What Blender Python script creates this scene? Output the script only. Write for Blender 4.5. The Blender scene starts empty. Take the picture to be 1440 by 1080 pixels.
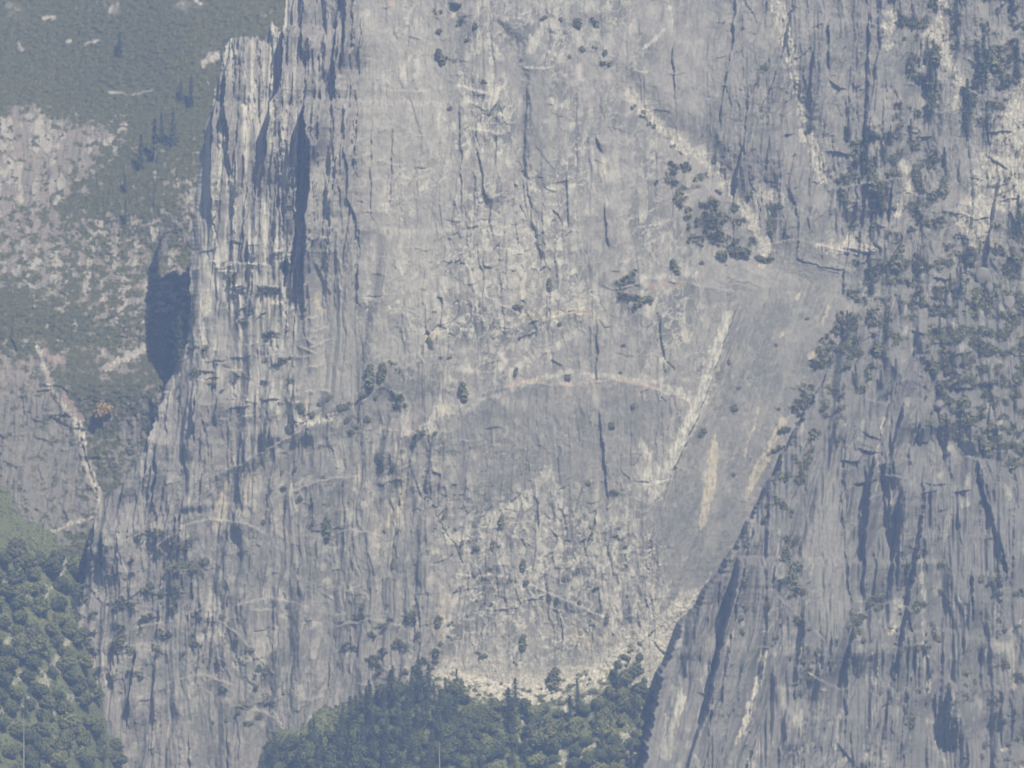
import bpy, math, random
import numpy as np
from mathutils import Vector

# ------------------------------------------------------------------ camera, sky, sun, exposure
SC = bpy.context.scene
COL = SC.collection
D = 4000.0                      # metres from the viewpoint to the cliff foot
PX = 0.5                        # metres per photo pixel at that distance
cam_d = bpy.data.cameras.new('camera'); cam = bpy.data.objects.new('camera', cam_d); COL.objects.link(cam)
cam.location = (0, -D, 0); cam.rotation_euler = (math.radians(90), 0, 0)
cam_d.sensor_width = 36; cam_d.lens = 200; cam_d.clip_start = 1; cam_d.clip_end = 20000
SC.camera = cam
SUN_AZ, SUN_EL = math.radians(27), math.radians(49)
W = bpy.data.worlds.new('World'); SC.world = W; W.use_nodes = True
nt = W.node_tree; bg = nt.nodes['Background']; bg.inputs[1].default_value = 0.055
sky = nt.nodes.new('ShaderNodeTexSky'); sky.sky_type = 'NISHITA'; sky.sun_disc = False
sky.sun_elevation = SUN_EL; sky.sun_rotation = math.pi - SUN_AZ
nt.links.new(sky.outputs[0], bg.inputs[0])
sd = Vector((math.sin(SUN_AZ)*math.cos(SUN_EL), -math.cos(SUN_AZ)*math.cos(SUN_EL), math.sin(SUN_EL)))
sl = bpy.data.lights.new('sun', 'SUN'); sl.energy = 4.6; sl.angle = math.radians(0.5); sl.color = (1, .985, .965)
so = bpy.data.objects.new('sun', sl); COL.objects.link(so); so.rotation_euler = sd.to_track_quat('Z', 'Y').to_euler()
so.location = sd * 900
SC.view_settings.view_transform = 'Standard'; SC.view_settings.look = 'None'
SC.view_settings.exposure = 0.15; SC.view_settings.gamma = 1
SC.cycles.use_denoising = True; SC.cycles.filter_width = 1.7
SC.cycles.max_bounces = 3; SC.cycles.diffuse_bounces = 2; SC.cycles.volume_bounces = 0; SC.cycles.transparent_max_bounces = 4
HAZE_DENSITY = 1.4e-4; HAZE_COLOR = (0.36, 0.525, 1.0)

random.seed(7); RNG = np.random.default_rng(11)

# ------------------------------------------------------------------ noise
def _h(ix, iy, seed):
    n = (ix.astype(np.int64)*374761393 + iy.astype(np.int64)*668265263 + seed*1442695041) & 0xffffffff
    n = ((n ^ (n >> 13)) * 1274126177) & 0xffffffff
    n = ((n ^ (n >> 16)) * 2246822519) & 0xffffffff
    return ((n ^ (n >> 15)) & 0xffffff).astype(np.float32) / np.float32(0xffffff)
def noise(x, y, seed=0):        # value-gradient noise, about -1..1
    ix = np.floor(x); iy = np.floor(y); fx = (x-ix).astype(np.float32); fy = (y-iy).astype(np.float32)
    ux = fx*fx*fx*(fx*(fx*6-15)+10); uy = fy*fy*fy*(fy*(fy*6-15)+10)
    def g(a, b, dx, dy):
        t = _h(ix+a, iy+b, seed)*np.float32(6.2831853)
        return np.cos(t)*dx + np.sin(t)*dy
    v0 = g(0,0,fx,fy)*(1-ux) + g(1,0,fx-1,fy)*ux
    v1 = g(0,1,fx,fy-1)*(1-ux) + g(1,1,fx-1,fy-1)*ux
    return (v0*(1-uy)+v1*uy)*1.5
def fbm(x, y, o=4, seed=0, gain=.5):
    s = 0; a = 1; t = 0
    for k in range(o):
        s = s + noise(x*2**k+k*17.3, y*2**k-k*9.1, seed+k)*a; t += a; a *= gain
    return s/t
def sm(x, a, b):
    t = np.clip((x-a)/(b-a), 0, 1); return t*t*(3-2*t)
def facets(x, y, seed, slope=.5):
    """angular broken plates: each jittered cell is a tilted plane. returns height, cell value, edge closeness"""
    ix = np.floor(x); iy = np.floor(y)
    best = np.full(x.shape, 9e9, np.float32); sec = best.copy(); hh = np.zeros(x.shape, np.float32); cv = hh.copy()
    for a in (-1, 0, 1):
        for b in (-1, 0, 1):
            cx = ix+a; cy = iy+b
            px = cx+.1+.8*_h(cx, cy, seed); py = cy+.1+.8*_h(cx, cy, seed+1)
            dx = (x-px).astype(np.float32); dy = (y-py).astype(np.float32); d = dx*dx+dy*dy
            m = d < best
            sec = np.where(m, best, np.minimum(sec, d))
            r = _h(cx, cy, seed+2); gx = _h(cx, cy, seed+3)-.5; gy = _h(cx, cy, seed+4)-.5
            hh = np.where(m, (r-.5)+slope*(gx*dx+gy*dy)*2, hh); cv = np.where(m, r, cv); best = np.where(m, d, best)
    return hh, cv, np.sqrt(sec)-np.sqrt(best)

# ------------------------------------------------------------------ terrain sheets
def make_base(xs, ys, rows, k=16, blur=2):
    xs = np.array(xs, float); ys = np.array(ys, float); A = np.array(rows, float)
    gx = np.arange(xs[0], xs[-1]+k, k); gy = np.arange(ys[0], ys[-1]+k, k)
    B = np.array([np.interp(gx, xs, r) for r in A]); B = np.array([np.interp(gy, ys, B[:, j]) for j in range(len(gx))]).T
    for _ in range(blur*3):
        P = np.pad(B, 1, mode='reflect', reflect_type='odd')
        B = (P[:-2,1:-1]+P[2:,1:-1]+P[1:-1,:-2]+P[1:-1,2:]+4*P[1:-1,1:-1])/8
    def f(px, py):
        u = np.clip((px-gx[0])/k, 0, len(gx)-1.001); v = np.clip((py-gy[0])/k, 0, len(gy)-1.001)
        i = u.astype(int); j = v.astype(int); fu = u-i; fv = v-j
        return (B[j,i]*(1-fu)+B[j,i+1]*fu)*(1-fv)+(B[j+1,i]*(1-fu)+B[j+1,i+1]*fu)*fv
    return f

class Terrain:
    """a height field over the world X-Z plane; Y is depth (away from the viewpoint is positive)"""
    def __init__(s, x0, x1, y0, y1, step, base):
        s.base = base
        ym = float(base(np.array([(x0+x1)/2.]), np.array([(y0+y1)/2.]))[0]); k = PX*(1+ym/D); s.k = k; s.step = step
        s.X1 = np.arange((x0-720)*k, (x1-720)*k, step*PX); s.Z1 = np.arange((540-y1)*k, (540-y0)*k, step*PX)
        X, Z = np.meshgrid(s.X1, s.Z1); Y = np.full(X.shape, ym)
        for _ in range(3):
            kk = PX*(1+Y/D); u = 720+X/kk; v = 540-Z/kk; Y = base(u, v)
        s.X, s.Z, s.Y = X, Z, Y
        s.u = (720+X/kk).astype(np.float32); s.v = (540-Z/kk).astype(np.float32)   # which photo feature lies here
        s.f = np.zeros(X.shape, np.float32)           # relief, metres forward
        s.keep = np.ones(X.shape, bool)
        s.m = {n: np.zeros(X.shape, np.float32) for n in ('dark','pale','cream','veg','pink','scree')}
        s.urow = s.u.mean(0); s.vcol = s.v.mean(1)
        n1 = fbm(s.u/34, s.v/34, 3, 901); n2 = fbm(s.u/34, s.v/34, 3, 951)
        s.st = fbm(s.u/4, s.v/15, 3, 985, .6)
        s.br = fbm(s.u/11, s.v/15, 4, 981, .65)
        n3 = fbm(s.u/6, s.v/7, 2, 961); n4 = fbm(s.u/6, s.v/7, 2, 971)
        s.wu = s.u+n1*5+n3*2.2; s.wv = s.v+n2*5+n4*2.2
    def win(s, x0, x1, y0, y1, mg=26):
        c = np.where((s.urow >= x0-mg) & (s.urow <= x1+mg))[0]; r = np.where((s.vcol >= y0-mg) & (s.vcol <= y1+mg))[0]
        if len(c) < 2 or len(r) < 2: return None
        return (slice(r[0], r[-1]+1), slice(c[0], c[-1]+1))
    def edge(s, pts, p, w=30, rise=1.6, taper=12, rough=1.0, side=1):
        if p > 6.5: p = 6.5+(p-6.5)*1.95
        """a corner running down the face: steps forward by p metres at the line and eases back over w px"""
        ys = np.array([q[1] for q in pts], float); xs = np.array([q[0] for q in pts], float)
        o = np.argsort(ys); ys = ys[o]; xs = xs[o]
        W_ = s.win(xs.min()-(w*3 if side < 0 else 5), xs.max()+(w*3 if side > 0 else 5), ys[0], ys[-1])
        if W_ is None: return
        u = s.u[W_]; v = s.v[W_]
        sd_ = int(xs[0]*7+ys[0]*13) % 9973
        L = np.interp(v, ys, xs) + (noise(v/23+sd_, v*0+sd_, 5)*2.6+noise(v/7+sd_, v*0+.5, 6)*1.1+noise(v/2.7, v*0+sd_*.37, 9)*.45)*rough
        d = (u-L)*side
        tp = taper*(1+.6*noise(u/5, v*0+sd_, 8))
        tb = np.maximum(tp, min(p*6, (ys[-1]-ys[0])*.7)); t = sm(v, ys[0]-2, ys[0]-2+tp)*(1-sm(v, ys[-1]+4-tb, ys[-1]+4))
        ww = w*(1+.12*noise(v/90+sd_, v*0+3, 7))
        s.f[W_] += p*t*sm(d, 0, rise)*np.exp(-np.maximum(d, 0)/(ww*(.2+.8*t)))
    def shelf(s, pts, p, h=30, roof=False, taper=14, lift=1.5):
        """ledge: steps forward below the line. roof: steps forward above it, shading what lies below"""
        pts = sorted(pts); xs = np.array([q[0] for q in pts], float); ys = np.array([q[1] for q in pts], float)
        W_ = s.win(xs[0], xs[-1], ys.min()-h*3, ys.max()+h*3)
        if W_ is None: return
        u = s.u[W_]; v = s.v[W_]; sd_ = int(xs[0]*3+ys[0]*5) % 9973
        L = np.interp(u, xs, ys)+noise(u/15+sd_, u*0+sd_, 15)*2.5+noise(u/4.5+sd_, u*0+sd_, 16)*1.2
        d = (L-v) if roof else (v-L)
        t = sm(u, xs[0]-2, xs[0]-2+taper)*(1-sm(u, xs[-1]+2-taper, xs[-1]+2))
        s.f[W_] += p*t*sm(d, 0, lift if roof else lift*1.6)*np.exp(-np.maximum(d, 0)/h)
    def crack(s, pts, dep=1.5, w=1.6):
        m = s.stroke(pts, w, 1.2)
        if m is not None: s.f[m[0]] -= dep*m[1]
    def stroke(s, pts, w, soft=2, warp=1.0):
        xs = [q[0] for q in pts]; ys = [q[1] for q in pts]
        W_ = s.win(min(xs)-w, max(xs)+w, min(ys)-w, max(ys)+w)
        if W_ is None: return None
        u = s.u[W_]+(s.wu[W_]-s.u[W_])*warp; v = s.v[W_]+(s.wv[W_]-s.v[W_])*warp
        d = np.full(u.shape, 1e9, np.float32)
        for (a, b), (c, e) in zip(pts[:-1], pts[1:]):
            dx, dy = c-a, e-b; q = np.clip(((u-a)*dx+(v-b)*dy)/(dx*dx+dy*dy+1e-6), 0, 1)
            d = np.minimum(d, np.hypot(u-a-q*dx, v-b-q*dy))
        ww = w*(.55+.75*np.clip(.5+s.br[W_]*1.5, 0, 1.3)) if w < 38 else w
        return W_, 1-sm(d, ww/2-soft/2, ww/2+soft/2)
    def poly(s, pts, soft=4, warp=1.0):
        xs = np.array([q[0] for q in pts], float); ys = np.array([q[1] for q in pts], float)
        W_ = s.win(xs.min(), xs.max(), ys.min(), ys.max())
        if W_ is None: return None
        u = s.u[W_]+(s.wu[W_]-s.u[W_])*warp; v = s.v[W_]+(s.wv[W_]-s.v[W_])*warp
        ins = np.zeros(u.shape, bool); d = np.full(u.shape, 1e9, np.float32); n = len(pts)
        for i in range(n):
            a, b = pts[i]; c, e = pts[(i+1) % n]
            cr = ((b > v) != (e > v)) & (u < (c-a)*(v-b)/((e-b) if e != b else 1e-6)+a); ins ^= cr
            dx, dy = c-a, e-b; q = np.clip(((u-a)*dx+(v-b)*dy)/(dx*dx+dy*dy+1e-6), 0, 1)
            d = np.minimum(d, np.hypot(u-a-q*dx, v-b-q*dy))
        return W_, sm(np.where(ins, d, -d), -soft, soft)
    def put(s, name, m, amt=1.0):
        if m is None: return
        W_, k = m
        if name in ('scree','pale','cream','pink'): k = sm(k+1.05*s.br[W_]*(k > .01), .25, .9)*(.35+.65*sm(s.st[W_], -.3, .2))
        s.m[name][W_] = np.maximum(s.m[name][W_], k*amt)
    def blend(s, m):        # region weight as a full-size field
        o = np.zeros(s.u.shape, np.float32)
        if m is not None: o[m[0]] = m[1]
        return o
    def sample(s, px, py):
        Y = 0.0
        for _ in range(4):
            k = PX*(1+Y/D); X = (px-720)*k; Z = (540-py)*k
            i = int(np.clip(round((X-s.X1[0])/(s.step*PX)), 0, len(s.X1)-1)); j = int(np.clip(round((Z-s.Z1[0])/(s.step*PX)), 0, len(s.Z1)-1))
            Y = float(s.Y[j, i]-s.f[j, i])
        return X, Y, Z, j, i
    def build(s, name, mat):
        Y = s.Y-s.f; h, w = Y.shape
        q = s.keep[:-1,:-1] & s.keep[1:,:-1] & s.keep[:-1,1:] & s.keep[1:,1:]
        idx = np.arange(h*w).reshape(h, w)
        F = np.stack([idx[:-1,:-1][q], idx[:-1,1:][q], idx[1:,1:][q], idx[1:,:-1][q]], 1)
        used = np.zeros(h*w, bool); used[F.ravel()] = True; new = np.cumsum(used)-1
        V = np.stack([s.X.ravel(), Y.ravel(), s.Z.ravel()], 1)[used].astype(np.float32); F = new[F]
        me = mesh_np(name, V, F, mat, smooth=True)
        for an, (a, b, c) in {'rock_mix': ('dark','pale','cream'), 'cover_mix': ('veg','pink','scree')}.items():
            at = me.attributes.new(an, 'FLOAT_VECTOR', 'POINT')
            at.data.foreach_set('vector', np.stack([s.m[n].ravel()[used] for n in (a, b, c)], 1).astype(np.float32).ravel())
        ob = bpy.data.objects.new(name, me); COL.objects.link(ob); ob['kind'] = 'structure'
        return ob

def mesh_np(name, V, F, mat, smooth=False):
    me = bpy.data.meshes.new(name); n = F.shape[1]
    me.vertices.add(len(V)); me.vertices.foreach_set('co', np.ascontiguousarray(V, np.float32).ravel())
    me.loops.add(F.size); me.loops.foreach_set('vertex_index', np.ascontiguousarray(F, np.int32).ravel())
    me.polygons.add(len(F)); me.polygons.foreach_set('loop_start', np.arange(0, F.size, n, dtype=np.int32))
    if smooth: me.polygons.foreach_set('use_smooth', np.ones(len(F), bool))
    me.update(calc_edges=True)
    if mat: me.materials.append(mat)
    return me

# ------------------------------------------------------------------ materials
def rock_material(name, mid=(.252,.246,.243), soil=(.125,.12,.07)):
    m = bpy.data.materials.new(name); m.use_nodes = True; t = m.node_tree; N = t.nodes; L = t.links
    b = N['Principled BSDF']; b.inputs['Roughness'].default_value = .9; b.inputs['Specular IOR Level'].default_value = .15
    def attr(n):
        a = N.new('ShaderNodeAttribute'); a.attribute_name = n; s = N.new('ShaderNodeSeparateXYZ'); L.new(a.outputs['Vector'], s.inputs[0]); return s
    rm, cm = attr('rock_mix'), attr('cover_mix')
    tc = N.new('ShaderNodeTexCoord')
    def nz(scale, sc, det=5, rough=.6):
        mp = N.new('ShaderNodeMapping'); mp.inputs['Scale'].default_value = sc; L.new(tc.outputs['Object'], mp.inputs[0])
        n = N.new('ShaderNodeTexNoise'); n.inputs['Scale'].default_value = scale; n.inputs['Detail'].default_value = det; n.inputs['Roughness'].default_value = rough
        L.new(mp.outputs[0], n.inputs[0]); return n.outputs[0]
    def ramp(v, a, b_, lo, hi):
        r = N.new('ShaderNodeMapRange'); L.new(v, r.inputs[0]); r.inputs[1].default_value = a; r.inputs[2].default_value = b_
        r.inputs[3].default_value = lo; r.inputs[4].default_value = hi; return r.outputs[0]
    def mix(f, a, c, mode='MIX'):
        x = N.new('ShaderNodeMix'); x.data_type = 'RGBA'; x.blend_type = mode
        if isinstance(f, float): x.inputs[0].default_value = f
        else: L.new(f, x.inputs[0])
        for i, q in ((6, a), (7, c)):
            if isinstance(q, tuple): x.inputs[i].default_value = (*q, 1)
            else: L.new(q, x.inputs[i])
        return x.outputs[2]
    grain = nz(.5, (1, 1, .6), 7, .72); streak = nz(.12, (1, 1, .16), 4); blot = nz(.035, (1, 1, .6), 5)
    c = mix(ramp(streak, .35, .68, 0., 1.), tuple(x*.82 for x in mid), tuple(x*1.16 for x in mid))
    c = mix(ramp(blot, .4, .66, 0., .5), c, (mid[0]*1.02, mid[1]*.95, mid[2]*1.0))
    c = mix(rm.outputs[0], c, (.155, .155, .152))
    c = mix(rm.outputs[1], c, (.50, .49, .465))
    c = mix(rm.outputs[2], c, (.50, .45, .36))
    c = mix(cm.outputs[1], c, (.45, .31, .26))
    scr = mix(ramp(grain, .35, .65, 0., 1.), (.28, .27, .25), (.56, .54, .50))
    c = mix(cm.outputs[2], c, scr)
    sv = mix(ramp(grain, .35, .65, 0., 1.), tuple(x*.6 for x in soil), tuple(x*1.35 for x in soil))
    c = mix(cm.outputs[0], c, sv)
    c = mix(1.0, c, ramp_col(t, grain), 'MULTIPLY')
    L.new(c, b.inputs['Base Color'])
    bp = N.new('ShaderNodeBump'); bp.inputs['Strength'].default_value = .55; bp.inputs['Distance'].default_value = .8
    L.new(nz(.9, (1, 1, .6), 5, .65), bp.inputs['Height']); L.new(bp.outputs[0], b.inputs['Normal'])
    return m
def ramp_col(t, sock):
    r = t.nodes.new('ShaderNodeMapRange'); t.links.new(sock, r.inputs[0]); r.inputs[1].default_value = .3; r.inputs[2].default_value = .7
    r.inputs[3].default_value = .74; r.inputs[4].default_value = 1.2; return r.outputs[0]
def plain_material(name, col, var=.25, rough=.85, scale=.25, transl=0.0):
    m = bpy.data.materials.new(name); m.use_nodes = True; t = m.node_tree; N = t.nodes; L = t.links; b = N['Principled BSDF']
    b.inputs['Roughness'].default_value = rough; b.inputs['Specular IOR Level'].default_value = .15
    tc = N.new('ShaderNodeTexCoord'); n = N.new('ShaderNodeTexNoise'); n.inputs['Scale'].default_value = scale; L.new(tc.outputs['Object'], n.inputs[0])
    oi = N.new('ShaderNodeObjectInfo'); ad = N.new('ShaderNodeMath'); ad.operation = 'ADD'; L.new(n.outputs[0], ad.inputs[0])
    ml = N.new('ShaderNodeMath'); ml.operation = 'MULTIPLY'; L.new(oi.outputs['Random'], ml.inputs[0]); ml.inputs[1].default_value = .7; L.new(ml.outputs[0], ad.inputs[1])
    r = N.new('ShaderNodeMapRange'); L.new(ad.outputs[0], r.inputs[0]); r.inputs[1].default_value = .3; r.inputs[2].default_value = 1.4
    mx = N.new('ShaderNodeMix'); mx.data_type = 'RGBA'; L.new(r.outputs[0], mx.inputs[0])
    mx.inputs[6].default_value = (*[c*(1-var) for c in col], 1); mx.inputs[7].default_value = (col[0]*(1+var*1.1), col[1]*(1+var), col[2]*(1+var*.6), 1)
    L.new(mx.outputs[2], b.inputs['Base Color'])
    return m
M_MAIN = rock_material('granite_wall'); M_BUT = rock_material('granite_buttress', (.19,.19,.192))  # buttress granite darkened to stand for the shade on its left-facing sides
M_HILL = rock_material('hillside_rock', (.21,.19,.175), (.085,.088,.038)); M_SLOPE = rock_material('wooded_slope_ground', (.33,.31,.28), (.13,.145,.075))
M_CON = plain_material('conifer_needles', (.095,.115,.07)); M_OAK = plain_material('oak_leaves', (.13,.15,.07), .4); M_SHR = plain_material('shrub_leaves', (.165,.175,.105), .3)
M_OAKD = plain_material('dark_oak_leaves', (.10,.12,.06), .3); M_OAKY = plain_material('yellowing_leaves', (.17,.185,.085), .3); M_OAKB = plain_material('brown_leaves', (.12,.13,.08), .25)
M_YEL = plain_material('autumn_leaves', (.36,.26,.11), .2); M_BARK = plain_material('bark', (.13,.10,.08)); M_DEAD = plain_material('bleached_wood', (.30,.29,.27))
M_ROCKB = plain_material('boulder_stone', (.21,.205,.21), .2)
M_BRUSH = plain_material('brush_leaves', (.085,.09,.042), .45, scale=.03)

# ------------------------------------------------------------------ shared relief
def auto_edges(T, reg, n, lean, pr, wr, lr, seed, reg_w=None, rise=(1.3,2.2)):
    """many small corners inside a box; lean = px sideways per px down"""
    R = random.Random(seed); x0, x1, y0, y1 = reg
    for _ in range(n):
        x = R.uniform(x0, x1); y = R.uniform(y0, y1); l = R.uniform(*lr); p = R.uniform(*pr)*(0.4+1.2*R.random()**2); w = R.uniform(*wr)
        le = lean(x, y) if callable(lean) else lean
        if reg_w is not None:
            Wn = T.win(x, x, y, y, 3)
            if Wn is None or T_mean(reg_w[Wn]) < R.random(): continue
        le += R.gauss(0, .05); pts = [(x-le*l/2+R.gauss(0, 1.5), y-l/2), (x+R.gauss(0, 2), y), (x+le*l/2+R.gauss(0, 1.5), y+l/2)]
        T.edge(pts, p, w, R.uniform(*rise), taper=l*.35, side=1 if R.random() < .8 else -1)
def T_mean(a): return float(a.mean()) if a.size else 0.0
def auto_shelves(T, reg, n, tilt, pr, hr, lr, seed, roof=.35):
    R = random.Random(seed); x0, x1, y0, y1 = reg
    for _ in range(n):
        x = R.uniform(x0, x1); y = R.uniform(y0, y1); l = R.uniform(*lr); ti = R.gauss(tilt, .22)
        T.shelf([(x-l/2, y-ti*l/2), (x, y+R.gauss(0, 2)), (x+l/2, y+ti*l/2)], R.uniform(*pr), R.uniform(*hr), roof=R.random() < roof, taper=l*.4)
def grain_relief(T, lean, amp_col, amp_mid, amp_fine, frac=1.0, rib=0.0):
    """broken plates at several sizes; all amplitudes in metres, fields allowed"""
    u, v = T.u, T.v
    a = u - lean*(v-600) + fbm(u/80, v/120, 3, 31)*16; b = v + fbm(u/70, v/70, 3, 41)*14
    h1, c1, e1 = facets(a/24, b/230, 101, .9); h2, c2, e2 = facets(a/11+3.3, b/42, 151, .8); h3, c3, e3 = facets(a/6.3+u*0, b/11, 201, .8)
    T.f += amp_col*2.4*h1 + amp_mid*frac*1.35*h2 + amp_mid*(.3+.7*frac)*.5*h3
    T.f += fbm(u/170, v/220, 3, 51)*5+rib*fbm(a/42, b/420, 3, 55, .55)*11
    rg = 1-np.abs(fbm(a/16, b/120, 3, 61)); T.f -= amp_col*1.1*np.clip(rg-.86, 0, 1)*7
    T.f += fbm(a/7, b/13, 3, 71)*amp_fine + noise(a/2.6, b/4.2, 81)*amp_fine*.28
    return c1, c2, c3, e1, e2

def top_line(px): return np.interp(px, [300,350,385,480,560,600,640,700,760,800,850,880,960,1100], [1230,1120,1032,1003,962,950,944,962,966,956,935,912,862,800])
# ================================================================== MAIN CLIFF
base_main = make_base([60,200,260,320,420,500,700,900,1000,1100,1200,1300,1440,1640], [-160,0,150,300,450,600,750,900,1080,1240], [
 [300,225,200,175,158,128,118,140,155,172,188,200,212,224],
 [240,185,160,138,124,98,88,108,120,132,142,150,156,162],
 [200,150,130,108,95,75,64,80,96,110,120,128,134,140],
 [160,120,100,82,66,52,45,54,72,86,95,103,110,114],
 [130,90,75,58,42,32,29,34,44,52,59,70,78,82],
 [95,62,50,40,28,20,15,15,24,28,33,46,56,60],
 [60,42,35,28,18,10,5,3,8,12,16,28,38,42],
 [40,30,22,14,6,0,-5,-5,-2,2,6,16,26,32],
 [20,10,0,-6,-12,-16,-20,-20,-18,-10,-4,6,16,22],
 [0,-10,-14,-20,-26,-28,-32,-30,-28,-20,-12,-2,8,12]])
C = Terrain(60, 1560, -110, 1180, 1.05, base_main)
u, v = C.u, C.v
z_tower = C.blend(C.poly([(250,-120),(505,-120),(520,330),(480,560),(420,600),(330,560),(240,470)], 14))
z_left = C.blend(C.poly([(90,860),(110,700),(180,640),(230,500),(420,560),(600,600),(620,760),(600,960),(380,1100),(60,1200),(60,900)], 18))
z_cent = C.blend(C.poly([(500,-120),(870,-120),(930,200),(1000,400),(1010,560),(920,700),(940,900),(640,960),(580,600),(500,480)], 20))
z_slab = C.blend(C.poly([(1030,400),(1225,360),(1180,500),(1090,640),(1000,820),(930,900),(920,720),(980,560)], 20))
z_ur = C.blend(C.poly([(1000,-120),(1600,-120),(1600,620),(1180,620),(1230,380),(1080,350),(1000,200)], 20))
lean = np.zeros(u.shape, np.float32) - z_slab*.32 - .05
fr_ = fbm(u/75, v/95, 3, 291); z_fr = np.maximum.reduce([C.blend(C.poly(q, 22)) for q in [[(640,270),(760,240),(800,340),(790,460),(660,480),(560,480),(590,380)],[(600,660),(700,680),(860,700),(960,800),(900,900),(720,940),(640,900)],[(650,100),(715,120),(715,220),(655,220)]]])
frac = np.clip(sm(fr_, -.05, .3)*.6*z_cent+z_fr*.9+z_ur*.8+z_left*(.25+.6*sm(fr_, -.2, .2))+.15, 0, 1)
cc = grain_relief(C, lean, .35+z_tower*.35+z_left*.55+z_ur*.75-z_slab*.2, .55+.6*z_ur+.3*z_left-.3*z_slab+.35*z_cent, .55+.35*z_ur+.1*z_slab, frac*(1+.9*z_fr), .14+.75*z_left+.5*z_tower+.9*z_ur)
# broad ribs and gullies seen in the photograph
def E(*a, **k): C.edge(*a, **k)
for pts, p, w in [
 ([(398,36),(398,80),(394,128),(381,147),(377,200),(371,228),(362,248),(358,280),(351,314)],17,60),
 ([(425,46),(426,90)],10,22), ([(488,-60),(487,0),(484,60),(480,100),(480,122)],9,34), ([(498,28),(497,80)],4,16),
 ([(322,70),(318,100),(316,150),(322,190),(323,240),(320,282)],9,26), ([(301,143),(299,190),(297,240),(296,300),(304,330),(301,346)],13,20),
 ([(428,140),(433,195),(437,240),(434,280),(429,320),(427,385),(424,474)],22,70), ([(452,118),(449,195),(441,235)],7,22),
 ([(404,345),(403,380),(400,414)],8,14), ([(348,334),(350,386)],9,24), ([(442,245),(444,330),(439,352)],4,16),
 ([(486,150),(485,215),(491,240),(488,280),(498,300),(504,345)],5,22), 
 ([(340,60),(338,110),(335,150)],3,14), ([(366,60),(366,110),(364,190)],3.5,14), ([(337,150),(332,200),(330,280)],3,12), ([(343,210),(340,270)],3,12),
 ([(408,45),(406,90),(402,150)],3,12), ([(414,100),(412,150),(408,220)],3,12), ([(436,40),(434,100),(430,140)],4,16), ([(458,0),(457,60),(452,110)],4,16),
 ([(474,20),(476,60),(468,100)],3.5,14), ([(386,190),(382,230),(378,300)],4,12), ([(396,185),(394,230),(392,290)],4,12), ([(405,150),(404,210),(399,270)],4,12),
 ([(276,545),(274,575),(272,600),(274,640)],7,26), ([(207,608),(207,640),(200,700)],7,20), ([(218,615),(218,655)],6,20), ([(223,560),(218,600)],5,18),
 ([(177,660),(173,690),(167,716)],10,24), ([(223,650),(216,700),(217,736)],9,30), ([(258,700),(254,720)],6,20), ([(306,558),(302,580),(304,602)],6,22),
 ([(132,735),(131,770),(124,815)],9,26), ([(146,735),(144,775),(143,832)],8,24), ([(213,735),(209,780)],6,18), ([(193,905),(186,950),(182,985),(177,1036)],9,30),
 ([(167,915),(162,960)],4,16), ([(216,930),(214,980)],3,20), ([(222,840),(220,900)],4,20),
 ([(645,138),(648,240),(649,300)],3,22), ([(670,205),(680,260),(685,292)],4,26), ([(742,120),(738,190),(738,240),(747,300),(760,362)],2.5,40),
 ([(523,168),(522,240),(521,312)],3,20), ([(552,185),(549,290)],2,14), ([(838,188),(846,218)],5,20), ([(796,240),(799,322)],4,24), ([(848,285),(856,352)],4,18),
 ([(925,438),(930,480),(936,525)],3,22), ([(840,455),(838,540)],3,16), ([(842,575),(850,660),(856,705)],4,24), ([(945,55),(948,140)],4,26), ([(1035,-30),(1030,60),(1016,130),(1010,185)],6,40),
 ([(1164,25),(1163,90),(1169,112)],7,40), ([(1145,58),(1140,110),(1140,170)],5,24), ([(1221,15),(1219,140),(1216,170),(1222,208)],6,30), ([(1236,-10),(1236,28)],6,18), ([(1190,128),(1189,165)],4,20),
 ([(1080,190),(1075,260)],4,20), ([(1050,130),(1046,200)],4,20), ([(1106,300),(1100,345)],6,20),
 ([(840,725),(822,775),(801,815)],4,16), ([(603,640),(598,690)],3,16), ([(566,640),(562,720)],3,16), ([(590,600),(575,650),(570,700)],4,24),
 ([(448,618),(449,630)],5,10), ([(380,598),(376,632)],6,16), ([(430,590),(432,628)],4,14)]:
    E(pts, p, w)
C.edge([(532,320),(524,400),(513,450),(501,520),(494,570)], 6.4, 60, rise=18, rough=.25)
C.edge([(1040,425),(1023,470),(1004,530),(985,580),(965,625),(935,690)], 5, 30, rise=2, side=-1)     # white rib standing proud of the slab
C.edge([(1295,478),(1292,500),(1272,530)], 6, 26); C.edge([(1330,455),(1328,475)],5,14); C.edge([(1358,400),(1350,430)],5,16); C.edge([(1408,410),(1412,430)],6,14)
auto_edges(C, (300,505,-60,400), 210, -.06, (1.6,6), (5,16), (60,240), 1)
auto_edges(C, (120,330,560,860), 120, -.10, (1.5,4.5), (6,18), (40,130), 2)
auto_edges(C, (230,620,560,1000), 150, -.12, (.5,1.8), (8,24), (40,160), 3)
auto_edges(C, (130,420,860,1150), 80, -.06, (.8,2.4), (10,30), (60,170), 4)
auto_edges(C, (500,950,-60,560), 130, .02, (.3,1.2), (10,34), (40,150), 5)
auto_edges(C, (600,960,560,940), 120, -.1, (.3,1.2), (8,26), (25,90), 6)
auto_edges(C, (930,1220,380,860), 70, -.42, (.3,1.2), (12,36), (50,160), 7)
auto_edges(C, (1000,1260,-60,330), 120, -.04, (1,3.4), (8,26), (30,130), 8)
auto_edges(C, (1000,1440,-80,340), 26, -.18, (3.5,9), (16,44), (90,240), 52, rise=(1.5,6))
auto_edges(C, (285,500,-80,330), 22, -.06, (4,9), (10,26), (120,330), 53)
auto_edges(C, (1180,1540,-60,620), 260, -.06, (1,4), (8,22), (20,90), 9)
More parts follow.
